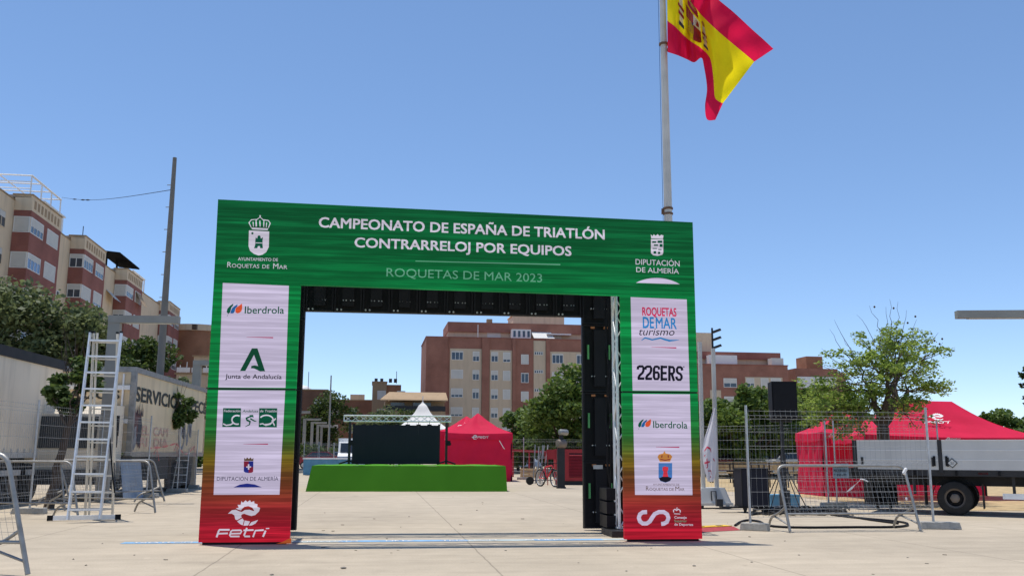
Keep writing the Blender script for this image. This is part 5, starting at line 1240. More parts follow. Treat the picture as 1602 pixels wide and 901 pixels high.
e = P(203, 700, 28.0); e.z = 0; T = lorry_frame(e); zt = P(203, 577, 28.0).z; zb = 1.32
rt = thing('box_lorry', 'cream lorry with lettering and spray painted patches on its box side', 'lorry', e, math.pi / 2 - LT)
LB = 9.6
m_ = MB(T=T); m_.bx(0, LB, 0, 2.5, zb, zt - .1); obj('box', m_, 'truck_cream', rt)
m_ = MB(T=T); m_.bx(-.04, LB + .04, -.04, 2.54, zt - .1, zt + .06); m_.bx(-.05, .12, -.05, .1, zb - .1, zt - .103); m_.bx(-.05, .1, 2.42, 2.55, zb, zt - .103); m_.bx(0.13, LB, -.035, .2, zb - .14, zb - .004); obj('box_frame', m_, 'galv_dull', rt)
m_ = MB(T=T)
for z in (zt - .62, 2.15): m_.bx(-.075, -.005, .1, 2.42, z, z + .13)
m_.tube([V(-.06, .3, zb + .1), V(-.06, .3, zt - .15)], .03, 6); obj('door_bar', m_, 'alu', rt)
R3 = T.to_3x3(); lx = R3 @ V(1, 0, 0); ly = R3 @ V(0, 1, 0)
m_ = MB()
def side_text(s, pa, pb, cap, bold, mi=0):              # pixel start and end of the baseline, cap height in pixels at the start
    def loc(p):
        o = T @ V(0, -.012, 0); r = ray(*p); t = (o - CAM).dot(ly) / r.dot(ly); return CAM + r * t
    a, b_ = loc(pa), loc(pb); c_ = loc((pa[0], pa[1] - cap)); d = b_ - a; d.z = 0
    text(m_, s, a, d.normalized(), UP, d.length, (c_ - a).z, mi, bold)
side_text('SERVICIOS ESPECIALES', (212, 626.5), (340, 664), 22, .03); obj('lettering', m_, 'print_black', rt)
m_ = MB(); side_text('EL  CAM', (222, 680), (262, 685), 14, .012); side_text('RI  DIA', (219, 698), (262, 700), 14, .012); obj('lettering', m_, 'print_red', rt)
m_ = MB(T=T)
text(m_, 'LACOS', V(-.02, 2.1, 2.86), V(0, -1, 0), V(0, 0, 1), 1.7, .24, 0, .02); obj('lettering', m_, 'print_black', rt)
rr = random.Random(12); gm = {0: 'maroon_spray', 1: 'dark_spray', 2: 'grey_spray'}
M['maroon_spray'] = mat('maroon_spray_paint', (.12, .045, .045), .7, var=.5, scale=5); M['dark_spray'] = mat('dark_spray_paint', (.035, .035, .05), .7, var=.4, scale=5); M['grey_spray'] = mat('grey_spray_paint', (.25, .25, .27), .7, var=.4, scale=5)
m_ = MB(T=T)
def spray(x, z, wd, ht, mi):
    pts = []
    for i in range(18):
        a = 2 * math.pi * i / 18; k = rr.uniform(.62, 1.1); pts.append(V(x + wd / 2 * k * math.cos(a), -.006 - mi * .002, z + ht / 2 * k * math.sin(a)))
    m_.poly(pts, mi)
spray(.55, 2.05, .8, 1.35, 0); spray(.85, 1.95, .5, 1.2, 1); spray(.4, 1.75, .35, .8, 2); spray(.95, 1.7, .3, .7, 0)
for i in range(7): x = .25 + i * .13; m_.prism([V(x, -.008, 2.4), V(x + .09, -.008, 2.4), V(x + .05, -.008, 2.55 + rr.uniform(.05, .45))], V(0, -.002, 0), i % 2)
for i in range(9): spray(6.6 + rr.uniform(-.6, .9), rr.uniform(1.6, 2.4), rr.uniform(.2, .55), rr.uniform(.3, .8), rr.choice([1, 2, 2]))
obj('spray_paint', m_, [gm[0], gm[1], gm[2]], rt)
m_ = MB(T=T)
for i in range(26): a = 2 * math.pi * i / 26; b_ = 2 * math.pi * (i + 1) / 26; m_.poly([V(6.1 + .5 * math.cos(a), -.013, 2.0 + .62 * math.sin(a)), V(6.1 + .5 * math.cos(b_), -.013, 2.0 + .62 * math.sin(b_)), V(6.1 + .38 * math.cos(b_), -.013, 2.0 + .48 * math.sin(b_)), V(6.1 + .38 * math.cos(a), -.013, 2.0 + .48 * math.sin(a))])
obj('ring_mark', m_, 'grey_spray', rt)
m_ = MB(T=T); m_.bx(.2, LB - .2, .3, 2.2, .7, zb - .15); m_.bx(2.4, 4.6, .02, .5, .45, zb - .18); obj('chassis', m_, 'chassis', rt)
for x in (1.2, 6.6, 7.9):
    for y in (.06, 2.14):
        m_ = MB(T=T); m_.lathe([(.36, 0), (.48, .04), (.5, .08), (.5, .26), (.46, .3)], V(x, y, .5), (0, 1, 0), 24); obj('wheel', m_, 'rubber', rt, 35)
# cab in front of the box
m_ = MB(T=T); m_.prism([V(-.1, .2, .55), V(-1.95, .2, .55), V(-2.0, .2, 1.25), V(-1.85, .2, 2.35), V(-1.6, .2, 2.6), V(-.1, .2, 2.65)], V(0, 2.15, 0)); cb_ = obj('cab', m_, 'truck_white', rt, 30)
m_ = MB(T=T); m_.prism([V(-2.005, .34, 1.42), V(-1.885, .34, 2.28), V(-1.86, .34, 2.28), V(-1.96, .34, 1.42)], V(0, 1.87, 0)); m_.bx(-1.6, -.6, .185, .2, 1.45, 2.3); obj('cab_window', m_, 'car_glass', cb_)
m_ = MB(T=T); m_.bx(-2.06, -1.9, .22, 2.33, .45, .85); obj('bumper', m_, 'chassis', cb_)
m_ = MB(T=T)
m_.tube([V(-1.7, .2, 2.45), V(-2.05, -.1, 2.4), V(-2.08, -.15, 2.2)], .022, 6); m_.tube([V(-1.8, .2, 1.7), V(-2.06, -.1, 1.72), V(-2.08, -.15, 1.8)], .022, 6); m_.bx(-2.14, -2.04, -.27, -.04, 1.75, 2.3); m_.bx(-2.14, -2.04, -.25, -.06, 1.5, 1.72)
obj('mirror', m_, 'cab_black', cb_)
# pale board leaning against the lorry
m_ = MB(); q0 = P(194, 763, 27.0); q1 = P(224, 756, 28.2); q2 = P(218, 718, 28.3); q3 = P(188, 720, 27.2); q0.z = .02; q1.z = .02
m_.prism([q0, q1, q2, q3], V(.02, .05, 0)); t = obj('leaning_board', m_, 'blue_sign'); t['label'] = 'pale blue grey board leaning against the second lorry behind the barriers'; t['category'] = 'board'

# ================================================================== fences, barriers, ladder
def fence_panel(L=3.5, H=2.05):
    rt = thing('wire_fence', '', 'fence', (0, 0, 0), 0, 'temporary wire fence panels')
    m_ = MB()
    nv = 34; zs = [.16, .30, .36, .6, .84, 1.08, 1.14, 1.4, 1.64, 1.88, 1.94, H - .03]
    def yo(z): return -.045 if any(abs(z - k) < .005 for k in (.33, 1.11, 1.91)) else 0
    for i in range(nv + 1):
        x = .05 + (L - .1) * i / nv; m_.tube([V(x, yo(z), z) for z in (.16, .30, .33, .36, 1.08, 1.11, 1.14, 1.88, 1.91, 1.94, H)], .0019, 4)
    for z in zs: m_.tube([V(.03, -.004, z), V(L - .03, -.004, z)], .0026, 4)
    obj('wire_mesh', m_, 'wire', rt)
    for x in (.0, L):
        m_ = MB(); m_.tube([V(x, 0, .05), V(x, 0, H + .07)], .023, 10); obj('post', m_, 'galv', rt, 50)
    return rt
fp0 = fence_panel(); ffirst = True
def fence(a, b_, label, dz=1.0):
    global ffirst
    a = Vector(a); b_ = Vector(b_); a.z = b_.z = .06; d = b_ - a
    o = fp0 if ffirst else dup(fp0); ffirst = False
    o.location = a; o.rotation_euler.z = math.atan2(d.y, d.x); o.scale = (d.length / 3.5, 1, dz); o['label'] = label
    return o
def foot_block(p, rz, label, L=.72):
    global fb0
    if fb0 is None:
        m_ = MB(); m_.prism([V(-.36, -.11, 0), V(.36, -.11, 0), V(.33, -.09, .13), V(-.33, -.09, .13)], V(0, .2, 0))
        fb0 = obj('concrete_weight', m_, 'concrete', base=(0, 0, 0)); fb0['group'] = 'concrete fence feet'; fb0['category'] = 'fence foot'; o = fb0
        bv = o.modifiers.new('bevel', 'BEVEL'); bv.width = .015; bv.segments = 2
    else: o = fb0.copy(); col.objects.link(o)
    o.location = (p.x, p.y, 0); o.rotation_euler.z = rz; o['label'] = label; o.scale = (L / .72, 1, 1)
fb0 = None
fa = V(4.20, 17.0, 0); fb_ = V(7.66, 17.55, 0)
fence(fa, fb_, 'right front wire fence panel standing before the red tent')
foot_block(V(4.28, 17.0, 0), R(-28), 'concrete fence foot beside the yellow and red cable ramp', .5); foot_block(V(7.74, 17.5, 0), R(-6), 'concrete fence foot in front of the truck wheel')
f1 = V(8.1, 24.6, 0); fence(V(5.25, 26.8, 0), f1, 'rear wire fence panel behind the black flight case')
fence(V(8.25, 24.4, 0), V(11.0, 24.6, 0), 'rear wire fence panel between the red tent and the truck')
foot_block(V(8.17, 24.45, 0), R(20), 'concrete fence foot under the paired grey posts before the red tent')
p1 = P(46, 798, 20.8); p1.z = 0; p2 = P(229, 772, 28.4); p2.z = 0; pm = p1.lerp(p2, .5)
p0 = p1 - (pm - p1) * .95
fence(p1, p0, 'left wire fence panel at the left picture edge before the white trailer', 1.12); fence(p1, pm, 'left wire fence panel behind the leaning young tree', 1.12); fence(pm, p2, 'left wire fence panel behind the ladder and barriers', 1.10)
p3 = P(277, 768, 32.3); p3.z = 0; p4 = P(305, 761, 36.0); p4.z = 0
fence(p2, p3, 'left wire fence panel hung with red and white tape', .98); fence(p3, p4, 'left wire fence panel nearest the left arch leg', 1.0)
foot_block(p1, R(4), 'long concrete fence foot by the leaning young tree'); foot_block(p3, R(0), 'concrete fence foot under the small second young tree'); foot_block(p4 - V(.2, 0, 0), R(0), 'concrete fence foot close to the left leg of the arch'); foot_block(p2, R(0), 'concrete fence foot behind the crowd barriers on the left')
# far fence inside the opening
g0 = P(806, 755, 50); g0.z = 0; g1 = P(819, 752, 50); g1.z = 0; g2 = P(858, 752, 52); g2.z = 0
fence(P(742, 755, 51), g1, 'far wire fence panel hidden partly by the front red tent'); fence(g1, g1 + V(3.4, 1.4, 0), 'far wire fence panel between the red tent and the bicycle')
foot_block(g1, 0, 'concrete fence foot right of the front red tent')
for i, (px, Y) in enumerate(((476, 66), (500, 72), (523, 78))):
    a = P(px, 700, Y); b_ = P(px + 22, 700, Y + 5); fence(a, b_, ['far wire fence panel against the left edge of the arch opening', 'far wire fence panel behind the blue covered table', 'far wire fence panel left of the white box van'][i])

def rounded(pts, r, n=5):
    out = [Vector(pts[0])]
    for a, b_, c in zip(pts, pts[1:], pts[2:]):
        a, b_, c = Vector(a), Vector(b_), Vector(c); p = b_ + (a - b_).normalized() * r; q = b_ + (c - b_).normalized() * r
        for i in range(n + 1): t = i / n; out.append(p * (1 - t) ** 2 + b_ * 2 * t * (1 - t) + q * t * t)
    out.append(Vector(pts[-1])); return out
def barrier(near, far, group, tr=.023, hs=1.12):
    """end frames lean so that the straight leg stands at near and the curved one at far (offsets from the rail end)"""
    rt = thing('crowd_barrier', '', 'barrier', (0, 0, 0), 0, group)
    h = 1.12; H_ = hs; nx, ny = near; fx, fy = far; m_ = MB()
    def leg(s, t): return V(s + nx * (1 - t), ny * (1 - t), .02 + (H_ - .02) * t)         # along the straight leg
    m_.tube(rounded([leg(-h, 0), leg(-h, .75), V(-h, 0, H_), V(h, 0, H_), leg(h, .75), leg(h, 0)], .15), tr, 10)
    m_.tube([leg(-h, .26), leg(h, .26)], .019, 8); obj('frame', m_, 'galv_dull', rt, 60)
    for s in (-h, h):
        m_ = MB(); a = leg(s, .36); e = V(s + fx, fy, .02)
        m_.tube(rounded([a, a.lerp(e, .35) + V(0, 0, .03), a.lerp(e, .82) + V(0, 0, .13), e], .12), .021, 8); m_.tube([leg(s, .10), a.lerp(e, .62) + V(0, 0, .07)], .016, 6); obj('foot', m_, 'galv_dull', rt, 60)
    m_ = MB()
    for i in range(1, 30): x = -h + 2 * h * i / 30; m_.tube([leg(x, .27), leg(x, .99)], .0017, 4)
    for k in range(1, 9): t = .26 + .74 * k / 9; m_.tube([leg(-h, t), leg(h, t)], .0017, 4)
    obj('wire_infill', m_, 'wire', rt)
    return rt
GB = 'tubular steel crowd barriers'
ba = barrier((.02, -.36), (-.02, .42), GB); bb = barrier((.30, -.10), (-.36, .12), GB)
def bar_at(o, pl, pr, label, near):                       # straight legs at the two ground points
    a, b_ = (G(*pl) if not isinstance(pl, Vector) else pl), (G(*pr) if not isinstance(pr, Vector) else pr); d = b_ - a; rz = math.atan2(d.y, d.x)
    c = (a + b_) / 2 - V(near[0] * math.cos(rz) - near[1] * math.sin(rz), near[0] * math.sin(rz) + near[1] * math.cos(rz), 0)
    o.location = (c.x, c.y, 0); o.rotation_euler.z = rz; o['label'] = label; o.scale = (max(.8, min(1.2, d.length / 2.24)), 1, 1); return o
NA, NB_ = (.02, -.36), (.30, -.10)
bar_at(ba, (1236, 833), (1440, 831), 'steel crowd barrier in front of the red tent, tied with white tape', NA)
q = G(44, 901); bar_at(barrier((.44, -.10), (-.36, .12), GB, .028, 1.28), q + V(-2.2, .25, 0), q, 'nearest steel crowd barrier cut off by the lower left corner', (.44, -.10))
q = G(122, 812); bar_at(bb, q + V(-2.25, .2, 0), q, 'steel crowd barrier left of the ladder feet in front of the leaning tree', NB_)
q = G(242, 803); bar_at(dup(bb), q + V(-2.25, .6, 0), q, 'steel crowd barrier with its right end between ladder and arch', NB_)
q = G(255, 785); bar_at(dup(bb), q + V(-1.6, -2.0, 0), q, 'rear steel crowd barrier behind the other one near the arch leg', NB_)

# ladder
LY = G(131, 818)
rt = thing('ladder', 'tall aluminium folding ladder with a black tipped stabiliser bar', 'ladder', LY, R(3))
def rail(mb, a, b_, w_=.03, h_=.075): mb.bar(a, b_, w_, h_, up=(0, -1, 0))
f0, f1 = G(105.5, 818), G(156, 817); f0.z = f1.z = .06
fy = LY.y + .85
t0, t1 = P(141.5, 520, fy), P(190, 521, fy)
m_ = MB(); rail(m_, f0, t0); rail(m_, f1, t1); sec = obj('front_section', m_, 'alu', rt)
for i in range(11):
    m_ = MB(); t = (i + .55) / 11.05; a = f0.lerp(t0, t); b_ = f1.lerp(t1, t); m_.bar(a, b_, .075, .035); obj('rung', m_, 'alu', sec)
s0, s1 = G(133, 810), G(176, 809); r0, r1 = P(147, 521, fy + .06), P(184, 522, fy + .06)
m_ = MB(); rail(m_, s0, r0, .028, .07); rail(m_, s1, r1, .028, .07); rail(m_, s0 + V(.09, -.03, .02), r0 + V(.08, -.02, 0), .025, .05); sec2 = obj('rear_section', m_, 'alu_warm', rt)
for i in range(11):
    m_ = MB(); t = (i + .5) / 11.05; m_.bar(s0.lerp(r0, t), s1.lerp(r1, t), .05, .03); obj('rung', m_, 'alu_warm', sec2)
b0_, b1_ = G(75, 815), G(187, 813); b0_.z = b1_.z = .06
m_ = MB(); d = (b1_ - b0_).normalized(); m_.bar(b0_ + d * .05, b1_ - d * .05, .06, .085); obj('stabiliser', m_, 'alu', rt)
m_ = MB()
for p, s_ in ((b0_, 1), (b1_, -1)): m_.bar(p - d * .02 * s_, p + d * s_ * .085, .068, .098)
obj('rubber_cap', m_, 'cab_black', rt)
m_ = MB()
for a in (t0, t1, r0, r1): m_.bx(a.x - .02, a.x + .02, a.y - .04, a.y + .04, a.z - .0, a.z + .035)
obj('end_cap', m_, 'cab_black', rt)
m_ = MB(); a, b_ = f1.lerp(t1, .45), s1.lerp(r1, .42); pts = [f1.lerp(t1, .43), f1.lerp(t1, .2) + V(.12, .1, 0), f1.lerp(t1, .12) + V(.14, .2, .05), s1.lerp(r1, .3)]
m_.tube(pts, .014, 6); obj('strap', m_, 'cab_black', rt)
# short step ladder by the second young tree
q = G(279, 766); q.y = 33.4; q.x = P(279, 760, 33.4).x
rt = thing('small_ladder', 'short five rung metal ladder standing behind the fence near the arch leg', 'ladder', (q.x, q.y, 0))
m_ = MB(); m_.bar(V(q.x - .22, q.y, 0), V(q.x - .15, q.y + .3, 1.42), .03); m_.bar(V(q.x + .26, q.y, 0), V(q.x + .2, q.y + .3, 1.42), .03); obj('rail', m_, 'galv', rt)
for i in range(5): m_ = MB(); m_.bar(V(q.x - .2, q.y + .06 * i, .3 + .25 * i), V(q.x + .24, q.y + .06 * i, .3 + .25 * i), .05, .03); obj('rung', m_, 'white_paint', rt)
# tape
m_ = MB()
def tape(a, b_, sagv, w_=.07):
    n_ = 14
    def fn(u, v): p = a.lerp(b_, u); p.z -= sagv * math.sin(math.pi * u) - (v - .5) * w_ * math.cos(u * 11); p.y += (v - .5) * w_ * math.sin(u * 11) * .6; return p
    m_.grid(fn, n_, 2)
z = lambda px, py, p: P(px, py, p.y)
a = z(233, 701, p2) + V(0, -.04, 0); b_ = z(277, 693, p3) + V(0, -.04, 0); tape(a, b_, .04); c = z(305, 697, p4) + V(0, -.05, 0); tape(b_, c, .32)
for p, k in ((a.lerp(b_, .27), .45), (b_, .5), (c, .5)):
    for s_ in range(3): tape(p, p + V(.08 * (s_ - 1), .02 * s_, -k * (.5 + .22 * s_)), .0, .08)
t = obj('barrier_tape', m_, 'tape'); t['label'] = 'red and white tape strung between the left fence posts'; t['category'] = 'tape'
m_ = MB(); q = P(1413, 737, 16.95)
for k in range(4): a = q + V(.01 * k, -.03, .02 * k - .03); m_.lathe([(.012, -.035), (.026, -.012), (.03, .012), (.012, .035)], a, (.5 * (k - 1.5), -.2, 1), 8)
q2 = P(1418, 780, 16.8); m_.lathe([(.012, -.025), (.022, 0), (.012, .025)], q2, (0, 0, 1), 8); t = obj('tape_knot', m_, 'print_white', None, 60); t['label'] = 'white tape knotted around the right end of the crowd barrier'; t['category'] = 'tape'
m_ = MB(); a = P(1346, 749, 17.25); b_ = P(1324, 768, 17.2); c_ = P(1352, 750, 17.3)
def fn(u, v): p = a.lerp(b_, u); return p + V(.028 * (v - .5) + .03 * math.sin(u * 7) * (v - .5), -.02, .045 * (v - .5) - .02 * math.sin(u * 3))
m_.grid(fn, 10, 3); m_.tube([a, c_, P(1358, 753, 17.3)], .012, 5); t = obj('plastic_strip', m_, 'print_white'); t['label'] = 'white plastic strip fluttering from the right front fence'; t['category'] = 'tape'
# hire sign
SGD = (fb_ - fa).normalized(); sn = V(SGD.y, -SGD.x, 0)
def onfence(px, py, d=.03): o = fa + sn * d; r = ray(px, py); t_ = (o - CAM).dot(sn) / r.dot(sn); return CAM + r * t_
m_ = MB(); cs = [onfence(*p, .02) for p in ((1303.5, 748), (1328.5, 747.5), (1327, 724.5), (1302.5, 725))]; m_.prism(cs, -sn * .006); sgn = obj('hire_sign', m_, 'sign_plate', base=tuple(cs[0])); sgn['label'] = 'small faded blue metal sign wired to the right front fence'; sgn['category'] = 'sign'
m_ = MB(); e = onfence(1327, 731, .024) - onfence(1304, 731, .024); el = e.normalized()
for s, py, wd in (('ALQUILER DE', 731, 20.5), ('MAQUINARIA', 738, 21), ('T. 950 472', 745, 20)):
    o_ = onfence(1304.5, py, .024); w_ = (onfence(1304.5 + wd, py, .024) - o_).length; text(m_, s, o_, el, UP, w_, .05, 0, .02)
obj('lettering', m_, 'sign_dark', sgn)

# ================================================================== flatbed truck
TY0, TY1 = 22.3, 20.6
a = P(1338, 720, TY0); b_ = P(1602, 720, TY1); d = V(b_.x - a.x, b_.y - a.y, 0); L0 = d.length; rz = math.atan2(d.y, d.x)
o = V(a.x, a.y, 0); T = frame_of(o, rz); z1 = P(1338, 689.5, TY0).z; z0 = P(1338, 733, TY0).z; L = 5.3
rt = thing('flatbed_truck', 'light grey dropside flatbed truck parked at the right edge', 'truck', o, rz)
xd = (T.inverted() @ P(1472, 720, 21.5)).x
for x0, x1 in ((.05, xd - .045), (xd + .045, L - .05)):
    m_ = MB(T=T); m_.bx(x0, x1, 0, .04, z0, z1); sd_ = obj('drop_side', m_, 'truck_grey', rt)
    m_ = MB(T=T)
    for k in (1, 2): z = z0 + (z1 - z0) * k / 3; m_.bx(x0 + .005, x1 - .005, -.006, .0, z - .008, z + .008)
    m_.bx(x0, x1, -.012, .045, z1 - .002, z1 + .018); obj('ridge', m_, 'white_paint', sd_)
    m_ = MB(T=T)
    for x in (x0 + .08, x1 - .14): m_.bx(x, x + .05, -.022, -.007, z0 + .07, z0 + .27)
    obj('hinge', m_, 'chassis', sd_)
m_ = MB(T=T); m_.bx(.05, L, 2.2, 2.24, z0, z1); obj('drop_side', m_, 'truck_grey', rt)
m_ = MB(T=T); m_.bx(.0, .045, .03, 2.2, z0, z1); obj('tail_board', m_, 'truck_grey', rt)
m_ = MB(T=T); m_.bx(xd - .043, xd + .043, -.015, .06, z0 - .08, z1 + .02); m_.bx(-.05, .04, -.02, .06, z0 - .05, z1 + .015); obj('stake', m_, 'chassis', rt)
m_ = MB(T=T); m_.bx(0.02, L, .02, 2.2, z0 - .14, z0 - .01); m_.bx(.3, L, .55, 1.65, z0 - .36, z0 - .14); m_.bx(3.6, 5.0, .12, .5, .35, z0 - .16); m_.bx(1.2, 1.26, .1, .16, .45, z0 - .14); m_.bx(3.2, 3.26, .1, .16, .45, z0 - .14); obj('chassis', m_, 'chassis', rt)
m_ = MB(T=T); m_.bx(3.0, L, .06, .10, .38, .50); obj('side_guard', m_, 'alu', rt)
wx = (T.inverted() @ P(1493, 760, 21.4)).x; wr = .375
for y0, s_ in ((.06, 1), (2.14, -1)):
    m_ = MB(T=T); m_.lathe([(.2, 0), (.29, .01), (wr - .02, .035), (wr, .07), (wr, .19), (wr - .03, .22), (.2, .225)], V(wx, y0, wr), (0, s_, 0), 36, caps=False); wh = obj('wheel', m_, 'rubber', rt, 35)
    m_ = MB(T=T); m_.lathe([(.215, -.004), (.20, .008), (.178, .03)], V(wx, y0, wr), (0, s_, 0), 32, caps=False); m_.lathe([(.178, .03), (.14, .07), (.098, .058)], V(wx, y0, wr), (0, s_, 0), 32, 1, caps=False); m_.lathe([(.098, .058), (.09, .012), (.06, .0), (.02, -.004), (.001, -.004)], V(wx, y0, wr), (0, s_, 0), 24, caps=False)
    for k in range(6): aa = k * math.pi / 3; m_.lathe([(.013, 0), (.013, .03)], V(wx + .085 * math.cos(aa), y0 + .01 * s_, wr + .085 * math.sin(aa)), (0, -s_, 0), 6)
    for k in range(5): aa = k * math.pi / 2.5 + .3; m_.lathe([(.02, -.004), (.02, .012)], V(wx + .145 * math.cos(aa), y0 + .05 * s_, wr + .145 * math.sin(aa)), (0, -s_, 0), 10, 1)
    obj('rim', m_, ['rim', 'cab_black'], wh, 35)
    m_ = MB(T=T)
    m_.grid(lambda u, v: V(wx + (wr + .09) * math.cos(R(175 - 170 * u)), y0 - .03 * s_ + .28 * s_ * v, wr + (wr + .10) * math.sin(R(175 - 170 * u))), 20, 2); obj('mudguard', m_, 'chassis', rt, 60)
m_ = MB(T=T); q = T.inverted() @ P(1490.5, 724, 21.4); s_ = .11
m_.prism([V(q.x - s_, -.02, q.z), V(q.x, -.02, q.z - s_), V(q.x + s_, -.02, q.z), V(q.x, -.02, q.z + s_)], V(0, .012, 0), 0)
m_.prism([V(q.x - s_ * .8, -.024, q.z), V(q.x, -.024, q.z - s_ * .8), V(q.x + s_ * .8, -.024, q.z), V(q.x, -.024, q.z + s_ * .8)], V(0, .003, 0), 1)
text(m_, '2U', V(q.x - .035, -.027, q.z - .025), V(1, 0, 0), V(0, 0, 1), .07, .05, 0); obj('hazard_diamond', m_, ['print_black', 'truck_grey'], rt)
m_ = MB(T=T); m_.bx(2.55, 2.75, .02, .06, z0 - .1, z0 - .05); obj('marker_lamp', m_, 'tail_red', rt)
m_ = MB(T=T)
for x in (xd - .15, xd + .1): m_.bx(x, x + .05, -.03, -.013, z0 + .08, z0 + .30)
for k in range(6): x = .4 + k * .85; m_.bx(x, x + .05, -.02, .0, z0 - .12, z0 - .02)
obj('latch', m_, 'cab_black', rt)
m_ = MB(T=T); m_.bx(wx + .55, wx + .57, .05, .5, .16, z0 - .3); m_.bx(wx - .62, wx - .60, .05, .5, .2, z0 - .3); obj('mudflap', m_, 'rubber', rt)
m_ = MB(T=T); m_.prism([V(L + .1, .1, .5), V(L + 1.7, .1, .5), V(L + 1.75, .1, 1.2), V(L + 1.3, .1, 2.1), V(L + .1, .1, 2.15)], V(0, 2.05, 0)); obj('cab', m_, 'white_paint', rt, 30)
for y0, s_ in ((.1, 1), (2.1, -1)): m_ = MB(T=T); m_.lathe([(.2, 0), (wr, .05), (wr, .2), (.2, .22)], V(L + .95, y0, wr), (0, s_, 0), 28); obj('wheel', m_, 'rubber', rt, 35)
# black covered trolley between tent and truck
m_ = MB(); q = P(1367, 787, 23.6); T = frame_of((q.x, 23.6, 0), R(5))
rt = thing('covered_trolley', 'black covered equipment trolley below the tail of the flatbed truck', 'trolley', (q.x, 23.6, 0), R(5))
m_ = MB(T=T); m_.grid(lambda u, v: V(.62 * u, .04 * math.sin(u * 22) * (1 - v), .12 + .62 * v), 30, 6); m_.grid(lambda u, v: V(.62 * u, .5 * v, .74), 4, 4); m_.grid(lambda u, v: V(0, .5 * u, .12 + .62 * v), 6, 6); m_.grid(lambda u, v: V(.62, .5 * u, .12 + .62 * v), 6, 6); m_.grid(lambda u, v: V(.62 * u, .5, .12 + .62 * v), 6, 6); obj('cover', m_, 'cab_black', rt, 60)
m_ = MB(T=T); m_.bx(-.5, .8, .1, .4, .74, 1.0); obj('load', m_, 'chassis', rt)
m_ = MB(T=T)
for x in (.15, .47): m_.lathe([(.05, -.02), (.06, 0), (.05, .02)], V(x, .1, .06), (1, 0, 0), 10); m_.bx(x - .03, x + .03, .07, .13, .06, .14)
obj('castor', m_, 'rubber', rt)

# ================================================================== sound gear at the right
q = P(1177, 797, 22.3); T = frame_of((q.x, 22.3, 0), R(5))
rt = thing('flight_case', 'upright black flight case on castors behind the right fence foot', 'flight case', (q.x, 22.3, 0), R(5))
zt = P(1177, 733, 22.3).z; hw = 20.5 / 1473 * 22.3
m_ = MB(T=T); m_.bx(-hw, hw, -.26, .3, .16, zt - .02); obj('body', m_, 'screen_black', rt)
m_ = MB(T=T); m_.bx(-hw - .01, hw + .01, -.27, .31, zt - .02, zt + .015); m_.bx(-hw - .008, hw + .008, -.268, .308, .13, .17)
for x in (-hw, hw): m_.bx(x - .012, x + .012, -.272, -.25, .17, zt - .02)
obj('edge_trim', m_, 'cab_edge', rt)
m_ = MB(T=T); m_.bx(-.75, hw, -.1, .1, .10, .14); m_.bx(-.85, -.7, -.05, .05, .14, .3); obj('tow_bar', m_, 'black_metal', rt)
for x in (-hw + .08, hw - .08): m_ = MB(T=T); m_.bx(x - .03, x + .03, -.24, -.12, .07, .13); m_.lathe([(.055, -.02), (.065, 0), (.055, .02)], V(x, -.18, .065), (1, 0, 0), 14); obj('castor', m_, 'rubber', rt, 40)
q = P(1228.5, 795, 22.5); T = frame_of((q.x, 22.5, 0), R(3))
rt = thing('speaker_stand', 'black lifting stand carrying the raised loudspeaker', 'stand', (q.x, 22.5, 0), R(3))
zs = P(1228, 656, 22.5).z
m_ = MB(T=T); m_.bx(-.05, .05, -.05, .05, .05, zs * .62); m_.bx(-.036, .036, -.036, .036, zs * .62, zs - .02); m_.bx(-.25, .25, -.04, .04, zs - .06, zs - .01); m_.bx(-.1, .1, -.1, .08, .08, .5); obj('mast', m_, 'black_metal', rt)
m_ = MB(T=T)
for aa in (30, 150, 210, 330): m_.bar(V(0, 0, .12), V(.75 * math.cos(R(aa)), .75 * math.sin(R(aa)), .03), .055); m_.tube([V(.06 * math.cos(R(aa)), .06 * math.sin(R(aa)), 1.0), V(.5 * math.cos(R(aa)), .5 * math.sin(R(aa)), .08)], .012, 6)
obj('leg', m_, 'black_metal', rt)
za = zs - .003; zb_ = P(1228, 598, 22.5).z
rt = thing('loudspeaker', 'black loudspeaker cabinet raised high on a lifting stand', 'loudspeaker', (q.x, 22.5, za), R(3))
m_ = MB(T=T); m_.prism([V(-.30, -.3, za), V(.30, -.3, za), V(.2, .28, za), V(-.2, .28, za)], V(0, 0, zb_ - za)); ob = obj('cabinet', m_, 'cab_black', rt)
m_ = MB(T=T); m_.bx(-.27, .27, -.32, -.302, za + .05, zb_ - .05); obj('grille', m_, 'cab_black', rt)
m_ = MB(T=T); m_.bx(-.32, .32, -.1, .1, za + .0, za + .03); m_.bx(.3, .315, -.15, .05, za + .3, za + .5); obj('bracket', m_, 'cab_edge', rt)
# cables
def cable(pts, r, label, mt='cab_black', z=None):
    m_ = MB(); w_ = [G(*p) for p in pts]; out = []
    for i in range(len(w_) - 1):
        p0, p1_, p2_, p3_ = w_[max(i - 1, 0)], w_[i], w_[i + 1], w_[min(i + 2, len(w_) - 1)]
        for k in range(8): f = k / 8; out.append(.5 * ((2 * p1_) + (p2_ - p0) * f + (2 * p0 - 5 * p1_ + 4 * p2_ - p3_) * f * f + (3 * p1_ - p0 - 3 * p2_ + p3_) * f ** 3))
    out.append(w_[-1]); m_.tube([p + V(0, 0, r) for p in out], r, 7); t = obj('cable', m_, mt, None, 60); t['label'] = label; t['category'] = 'cable'
cable([(1150, 823), (1158, 818), (1170, 815), (1188, 817), (1198, 822), (1215, 825), (1260, 826.5), (1330, 826), (1400, 825.5), (1420, 822), (1405, 817), (1330, 810), (1300, 806)], .022, 'thick black cable curving across the concrete around the right fence foot')
